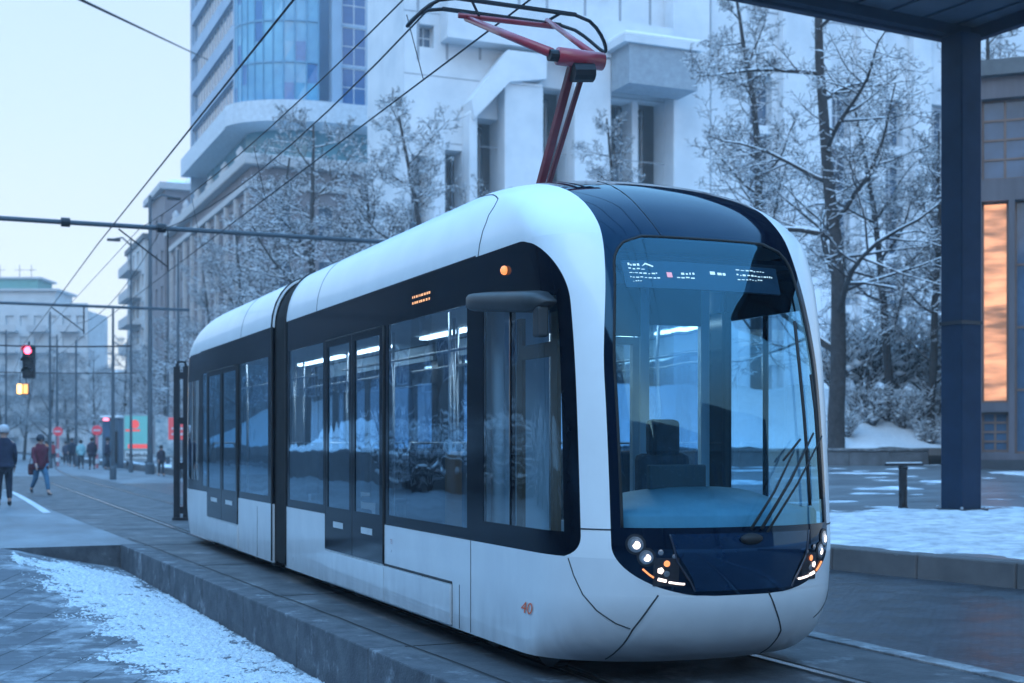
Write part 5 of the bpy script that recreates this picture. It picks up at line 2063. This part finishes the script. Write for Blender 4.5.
MB().box(-.5, .5, -.08, .08, .9, 2.9).box(-.42, -.34, -.05, .05, 0, .9).box(.34, .42, -.05, .05, 0, .9).build('case', mat('case_grey', (.28, .33, .36), .5), pc, bevel=.02)
MB().box(-.44, .44, -.095, -.082, .98, 2.8).build('poster', mat('pale_picture', (.62, .70, .72), .5, col2=(.12, .2, .26), scale=2.2), pc)
x, y, z = ground_at(113, 80)
ks = thing('kiosk', 'narrow dark kiosk with a small lit panel beside the turquoise poster', 'kiosk', (x, y, z), -YAW)
MB().box(-.5, .5, -.5, .5, .1, 3.1).build('cabin', mat('kiosk_blue_grey', (.06, .11, .16), .5), ks, bevel=.03)
MB().box(-.62, .62, -.62, .62, 3.103, 3.25).build('roof', SNOW, ks, bevel=.03)
MB().box(-.4, -.05, -.53, -.503, 1.9, 2.9).build('window', WINM, ks)
MB().box(.05, .42, -.53, -.503, .4, 2.3).build('door', BLKMET, ks)
MB().box(-.42, -.1, -.56, -.504, 2.93, 3.08).build('lit_panel', emit('small_red_lamp', (1, .2, .3), 1.5), ks)
x, y, z = ground_at(183, 60)
sg_ = thing('hanging_sign', 'rectangular red shop board on a post behind the tram rear', 'sign', (x, y, z), -YAW)
MB().box(-.65, .55, -.05, .05, 1.75, 2.75).build('board', emit('red_board', (.75, .12, .14), .15), sg_)
MB().tube([(.0, .07, 0), (.0, .07, 2.75)], .05, 6).build('post', POLEM, sg_)
MB().box(-.5, .4, -.062, -.052, 2.2, 2.3).box(-.5, .2, -.062, -.052, 1.95, 2.05).build('white_lines', WFR, sg_)
# lattice guard rail frame at the tram rear
x, y, z = atD(182, 27.5)
lf = thing('lattice_frame', 'tall dark narrow ladder-like steel frame standing at the tram rear', 'frame', (x, y, 0), -YAW)
lf.scale = (1.12, 1.12, 1.17)
for dx in (-.095, .08): MB().box(dx - .055, dx + .055, -.03, .03, 0, 2.72).build('upright', BLKMET, lf)
for z in (.12, .9, 1.7, 2.5): MB().box(-.038, .023, -.02, .02, z, z + .12).build('rung', BLKMET, lf)
MB().box(-.16, .14, -.1, .1, 0, .05).build('foot', BLKMET, lf)
MB().tube([(-.10, 0, 2.7), (-.07, 0, 2.8), (.05, 0, 2.8), (.085, 0, 2.7)], .028, 6).build('top_bow', BLKMET, lf)

# ------------------------------------------------------------------ people


def skin(name, verts, edges, m, parent, lvl=2, root=0):
    me = bpy.data.meshes.new(name)
    me.from_pydata([v[0] for v in verts], edges, [])
    me.materials.append(m)
    o = bpy.data.objects.new(name, me)
    COL.objects.link(o)
    sm = o.modifiers.new('skin', 'SKIN')
    sm.use_smooth_shade = True
    for i, v in enumerate(verts):
        r_ = v[1]
        me.skin_vertices[0].data[i].radius = r_ if isinstance(r_, tuple) else (r_, r_)
    me.skin_vertices[0].data[root].use_root = True
    sb = o.modifiers.new('sub', 'SUBSURF')
    sb.levels = sb.render_levels = lvl
    dg = bpy.context.evaluated_depsgraph_get()
    m2 = bpy.data.meshes.new_from_object(o.evaluated_get(dg))
    m2.name = name
    o.modifiers.clear()
    o.data = m2
    for p in m2.polygons: p.use_smooth = True
    if parent is not None: o.parent = parent
    return o


SKINM = mat('skin', (.45, .28, .22), .6)


def person(label, x, y, z, rz, h=1.75, coat=(.02, .025, .04), trousers=(.02, .03, .05), hair=(.02, .015, .015), hat=None, stride=.25, coat_len=.82, bag=None, arm=.12, group='pedestrians on the snowy street', scarf=None):
    """walker facing -y in its own frame; stride is how far the feet are apart"""
    r = thing('person', label, 'person', (x, y, z), rz, group)
    k = h / 1.75
    s = stride

    def V(a, b, c): return (a * k, b * k, c * k)
    hipz = .93 - s * .12
    J = dict(pel=V(0, 0, hipz), bel=V(0, 0, hipz + .16), chest=V(0, -.01, hipz + .38), neck=V(0, -.02, hipz + .56), head=V(0, -.04, hipz + .66), crown=V(0, -.03, hipz + .76))
    Lk = V(.10, -s * .55, hipz * .54 + .02); La = V(.10, -s * .9, .09); Lt = V(.12, -s * .9 - .15, .035)
    Rk = V(-.10, s * .15, hipz * .52); Ra = V(-.10, s * .95, .12 + s * .15); Rt = V(-.12, s * .95 - .12, .035 + s * .04)
    sh = hipz + .49
    el = sh - .28
    hd = sh - .52
    La_ = [V(.17, -.01, sh), V(.23, s * .3 + .02, el), V(.24, s * .35 - arm, hd)]
    Ra_ = [V(-.17, -.01, sh), V(-.23, -s * .3 + .02, el), V(-.24, -s * .6 - arm, hd)]
    vs = [(J['pel'], .13 * k), (J['bel'], .115 * k), (J['chest'], (.15 * k, .11 * k)), (J['neck'], .055 * k), (J['head'], (.085 * k, .10 * k)), (J['crown'], (.08 * k, .09 * k)),
          (V(.09, 0, hipz - .06), .095 * k), (Lk, .062 * k), (La, .042 * k), (Lt, .035 * k), (V(-.09, 0, hipz - .06), .095 * k), (Rk, .062 * k), (Ra, .042 * k), (Rt, .035 * k),
          (La_[0], .06 * k), (La_[1], .045 * k), (La_[2], .032 * k), (Ra_[0], .06 * k), (Ra_[1], .045 * k), (Ra_[2], .032 * k)]
    ed = [(0, 1), (1, 2), (2, 3), (3, 4), (4, 5), (0, 6), (6, 7), (7, 8), (8, 9), (0, 10), (10, 11), (11, 12), (12, 13), (2, 14), (14, 15), (15, 16), (2, 17), (17, 18), (18, 19)]
    # hands: palm and five fingers
    for base, sgn, wr_ in ((16, 1, La_[2]), (19, -1, Ra_[2])):
        b0 = len(vs)
        w_ = Vector(wr_)
        vs.append((tuple(w_ + Vector((0, -.01, -.07)) * k), (.018 * k, .036 * k)))
        ed.append((base, b0))
        for fi, dy in enumerate((-.03, -.01, .01, .03)):
            vs.append((tuple(w_ + Vector((0, dy * 1.1 - .01, -.12)) * k), .009 * k))
            vs.append((tuple(w_ + Vector((-sgn * .015, dy * 1.1 - .012, -.155 + abs(dy) * .3)) * k), .008 * k))
            ed.append((b0, len(vs) - 2))
            ed.append((len(vs) - 2, len(vs) - 1))
        vs.append((tuple(w_ + Vector((0, -.055, -.085)) * k), .010 * k))
        ed.append((b0, len(vs) - 1))
    body = skin('body', vs, ed, SKINM, r, 1)
    cm = mat('coat_%02d%02d%02d' % tuple(int(c * 99) for c in coat), coat, .85, var=.25, scale=5)
    tm = mat('trousers_%02d%02d%02d' % tuple(int(c * 99) for c in trousers), trousers, .85, var=.2, scale=5)
    hm = mat('hair_%02d%02d%02d' % tuple(int(c * 99) for c in hair), hair, .7)
    # coat: lofted skirt and torso
    mb = MB()
    n_ = 18
    low = coat_len
    prof = [(low, .24, .19), (hipz, .205, .16), (hipz + .16, .175, .14), (hipz + .34, .205, .145), (hipz + .47, .20, .12), (hipz + .545, .12, .09), (hipz + .58, .085, .085)]
    vv = []
    for i_, (zz_, a, b_) in enumerate(prof):
        for q in range(n_):
            t = 2 * PI * q / n_
            f = 1 + (.05 * math.sin(5 * t + zz_ * 6) if i_ < 2 else .01 * math.sin(7 * t + zz_ * 9))
            vv.append((a * f * math.cos(t) * k, (b_ * f * math.sin(t) - .01 + (s * .1 if i_ == 0 else 0)) * k, zz_ * k))
    ff = [(i_ * n_ + q, i_ * n_ + (q + 1) % n_, (i_ + 1) * n_ + (q + 1) % n_, (i_ + 1) * n_ + q) for i_ in range(len(prof) - 1) for q in range(n_)]
    ct = mb.add(vv, ff).build('coat', cm, r, smooth=True)
    so_ = ct.modifiers.new('solid', 'SOLIDIFY')
    so_.thickness = .015
    for A in (La_, Ra_):
        e2 = Vector(A[1]).lerp(Vector(A[2]), .92)
        skin('sleeve', [(A[0], .085 * k), (tuple(Vector(A[0]).lerp(Vector(A[1]), .5)), .07 * k), (A[1], .062 * k), (tuple(e2), .05 * k)], [(0, 1), (1, 2), (2, 3)], cm, ct, 1)
    skin('trousers', [(V(0, 0, hipz), .15 * k), (V(.09, 0, hipz - .08), .11 * k), (Lk, .078 * k), (tuple(Vector(Lk).lerp(Vector(La), .92)), .058 * k), (V(-.09, 0, hipz - .08), .11 * k), (Rk, .078 * k), (tuple(Vector(Rk).lerp(Vector(Ra), .92)), .058 * k)],
         [(0, 1), (1, 2), (2, 3), (0, 4), (4, 5), (5, 6)], tm, r, 1)
    for A, T_ in ((La, Lt), (Ra, Rt)):
        a = Vector(A)
        skin('shoe', [(tuple(a + Vector((0, .04, -.02)) * k), .05 * k), (tuple(a + Vector((0, -.03, -.04)) * k), .05 * k), (T_, .038 * k)], [(0, 1), (1, 2)], BLKMET, r, 1)
    hc = Vector(J['head'])
    # hair or hat shell
    mb = MB()
    pr_ = [(.098, -.03), (.112, .02), (.113, .06), (.10, .11), (.06, .15), (.01, .165)]
    m_h = hm
    if hat:
        m_h = mat('hat_%02d%02d%02d' % tuple(int(c * 99) for c in hat), hat, .9)
        pr_ = [(.118, .02), (.122, .05), (.122, .09), (.11, .14), (.07, .185), (.01, .20)]
    mb.lathe([(a * k, b_ * k) for a, b_ in pr_], 16, (hc.x, hc.y + .015 * k, hc.z + .01 * k))
    mb.build('hat' if hat else 'hair', m_h, r, smooth=True)
    # face details
    fm = mb = MB()
    mb.lathe([(.012 * k, 0), (.018 * k, .01 * k), (.004 * k, .045 * k)], 8, (hc.x, hc.y - .105 * k, hc.z - .015 * k)).build('nose', SKINM, body, smooth=True)
    for sx in (-1, 1):
        MB().lathe([(.002 * k, -.01 * k), (.012 * k, -.004 * k), (.012 * k, .004 * k), (.002 * k, .01 * k)], 8, (hc.x + sx * .034 * k, hc.y - .093 * k, hc.z + .02 * k)).build('eye', mat('eye', (.05, .04, .04), .3), body)
        MB().lathe([(.004 * k, -.03 * k), (.014 * k, -.01 * k), (.016 * k, .02 * k), (.004 * k, .03 * k)], 8, (hc.x + sx * .09 * k, hc.y + .01 * k, hc.z + .005 * k)).build('ear', SKINM, body, smooth=True)
    MB().box(hc.x - .025 * k, hc.x + .025 * k, hc.y - .103 * k, hc.y - .09 * k, hc.z - .05 * k, hc.z - .042 * k).build('mouth', mat('lips', (.3, .1, .1), .5), body)
    if scarf:
        MB().lathe([(.10 * k, 0), (.12 * k, .03 * k), (.12 * k, .07 * k), (.09 * k, .1 * k)], 14, (0, -.02 * k, (hipz + .50) * k)).build('scarf', mat('scarf', scarf, .9), r, smooth=True)
    return r


def person_px(px, yfoot, ytop, label, rz, **kw):
    D = FPX * CH / (yfoot - PY)
    x, y, _ = atD(px, D)
    h = (yfoot - ytop) * D / FPX
    return person(label, x, y, kw.pop('z', 0.0), rz, h=h, **kw)


person_px(4, 507, 426, 'person in a dark coat and pale cap walking at the picture edge', PI + .1, coat=(.012, .02, .05), trousers=(.012, .02, .04), hat=(.45, .46, .5), stride=.1, coat_len=.86)
p2 = person_px(40, 495, 433, 'person in a red coat and blue jeans walking with a dark bag', .3, coat=(.10, .012, .03), trousers=(.05, .14, .24), hair=(.02, .03, .05), stride=.42, coat_len=.72)
D = FPX * CH / (495 - PY)
x, y, _ = atD(33.5, D)
hb = thing('handbag', 'dark red shoulder bag hanging beside the person in red', 'bag', (x, y, .62))
MB().box(-.16, .16, -.07, .07, 0, .34).build('pouch', mat('dark_red_leather', (.06, .01, .02), .5), hb, bevel=.04)
MB().tube([(-.12, 0, .33), (-.05, 0, .62), (.05, 0, .62), (.12, 0, .33)], .012, 6).build('strap', BLKMET, hb)
D = 62
GP = 'pedestrians waiting at the far crossing'


def person_at(px, D, h, label, rz, **kw):
    x, y, z = ground_at(px, D)
    return person(label, x, y, z, rz, h=h, group=GP, **kw)


person_at(92, 80, 1.95, 'person in a long dark coat standing in front of the round red sign', PI, coat=(.02, .015, .04), stride=.08, coat_len=.7)
person_at(107, 78, 1.95, 'slim person in dark clothes standing beside the kiosk', PI / 2, coat=(.02, .02, .05), stride=.12)
person_at(72, 88, 1.95, 'person in a bulky dark jacket at the crossing, seen from behind', 0, coat=(.01, .02, .045), stride=.12)
person_at(66, 95, 1.75, 'person in a grey coat at the crossing half hidden by another', 0, coat=(.05, .06, .10), stride=.2)
person_at(81, 82, 1.80, 'person in a pale turquoise jacket and dark trousers at the crossing', PI, coat=(.25, .5, .55), stride=.05)
person_at(53, 98, 1.75, 'person in a red jacket walking beyond the person in the red coat', 0, coat=(.4, .04, .05), stride=.3)
person_at(46, 104, 1.8, 'person in an orange jacket far behind the red coat', 0, coat=(.6, .2, .06), stride=.3)
person_at(161, 64, 1.5, 'small person in dark clothes below the pale poster case', .3, coat=(.03, .03, .05), stride=.1)

# ------------------------------------------------------------------ haze
hz = MB().box(-45, 110, -75, 262, -1.8, 66).build('haze', None)
hz.data.materials.clear()
hm_ = bpy.data.materials.new('haze_air')
hm_.use_nodes = True
N_, L_ = hm_.node_tree.nodes, hm_.node_tree.links
N_.remove(N_['Principled BSDF'])
pv_ = N_.new('ShaderNodeVolumePrincipled')
pv_.inputs['Color'].default_value = (.93, .98, 1.0, 1)
pv_.inputs['Density'].default_value = .0009
pv_.inputs['Anisotropy'].default_value = 0.2
L_.new(pv_.outputs[0], N_['Material Output'].inputs['Volume'])
hz.data.materials.append(hm_)
tag(hz, kind='stuff')
# ================================================================== LIGHT
world = bpy.data.worlds.new('World')
scene.world = world
world.use_nodes = True
nt = world.node_tree
N, L = nt.nodes, nt.links
bg = N['Background']
sky = N.new('ShaderNodeTexSky')
sky.sky_type = 'NISHITA'
sky.sun_disc = False
sky.sun_elevation = R(14)
sky.sun_rotation = R(200)
sky.air_density = 1.2
sky.dust_density = 2.0
sky.ozone_density = 4.0
# high thin overcast over the blue: a soft pale layer with faint drifts
tc = N.new('ShaderNodeTexCoord')
mp = N.new('ShaderNodeMapping')
mp.inputs['Scale'].default_value = (1.2, 1.2, 2.5)
L.new(tc.outputs['Generated'], mp.inputs[0])
nz = N.new('ShaderNodeTexNoise')
nz.inputs['Scale'].default_value = 1.6
nz.inputs['Detail'].default_value = 4
L.new(mp.outputs[0], nz.inputs[0])
sep = N.new('ShaderNodeSeparateXYZ')
L.new(tc.outputs['Generated'], sep.inputs[0])
rp = N.new('ShaderNodeValToRGB')
cr = rp.color_ramp
cr.elements[0].position = 0.0
cr.elements[0].color = (3.2, 3.45, 3.7, 1)
cr.elements[1].position = 1.0
cr.elements[1].color = (2.1, 5.5, 10.8, 1)
for p_, c_ in ((.12, (3.15, 3.4, 3.75)), (.31, (2.4, 3.0, 3.8)), (.5, (1.9, 4.7, 8.2))):
    e = cr.elements.new(p_)
    e.color = (*c_, 1)
L.new(sep.outputs['Z'], rp.inputs[0])
mr = N.new('ShaderNodeMapRange')
mr.inputs[1].default_value = 0.3
mr.inputs[2].default_value = 0.7
mr.inputs[1].default_value = 0.25
mr.inputs[2].default_value = 0.75
mr.inputs[3].default_value = 0.80
mr.inputs[4].default_value = 1.0
L.new(nz.outputs['Fac'], mr.inputs[0])
mx = N.new('ShaderNodeMix')
mx.data_type = 'RGBA'
L.new(mr.outputs[0], mx.inputs[0])
L.new(sky.outputs[0], mx.inputs[6])
L.new(rp.outputs[0], mx.inputs[7])
L.new(mx.outputs[2], bg.inputs[0])
bg.inputs[1].default_value = 0.13
sun = bpy.data.lights.new('sun', 'SUN')
sun.energy = 0.5
sun.angle = R(40)
sun.specular_factor = 0.25
sun.color = (0.75, 0.88, 1.0)
so = bpy.data.objects.new('sun', sun)
COL.objects.link(so)
so.rotation_euler = (R(50), 0, R(-50))
so.location = (-20, -20, 40)

vs_ = scene.view_settings
vs_.view_transform = 'Standard'
vs_.look = 'None'
vs_.exposure = 1.2
vs_.gamma = 1.0
cy = scene.cycles
cy.use_denoising = True
cy.max_bounces = 8
cy.transparent_max_bounces = 24
cy.diffuse_bounces = 3
cy.glossy_bounces = 4
cy.volume_bounces = 1
cy.caustics_reflective = False
cy.caustics_refractive = False
cy.sample_clamp_indirect = 6
cy.volume_step_rate = 4
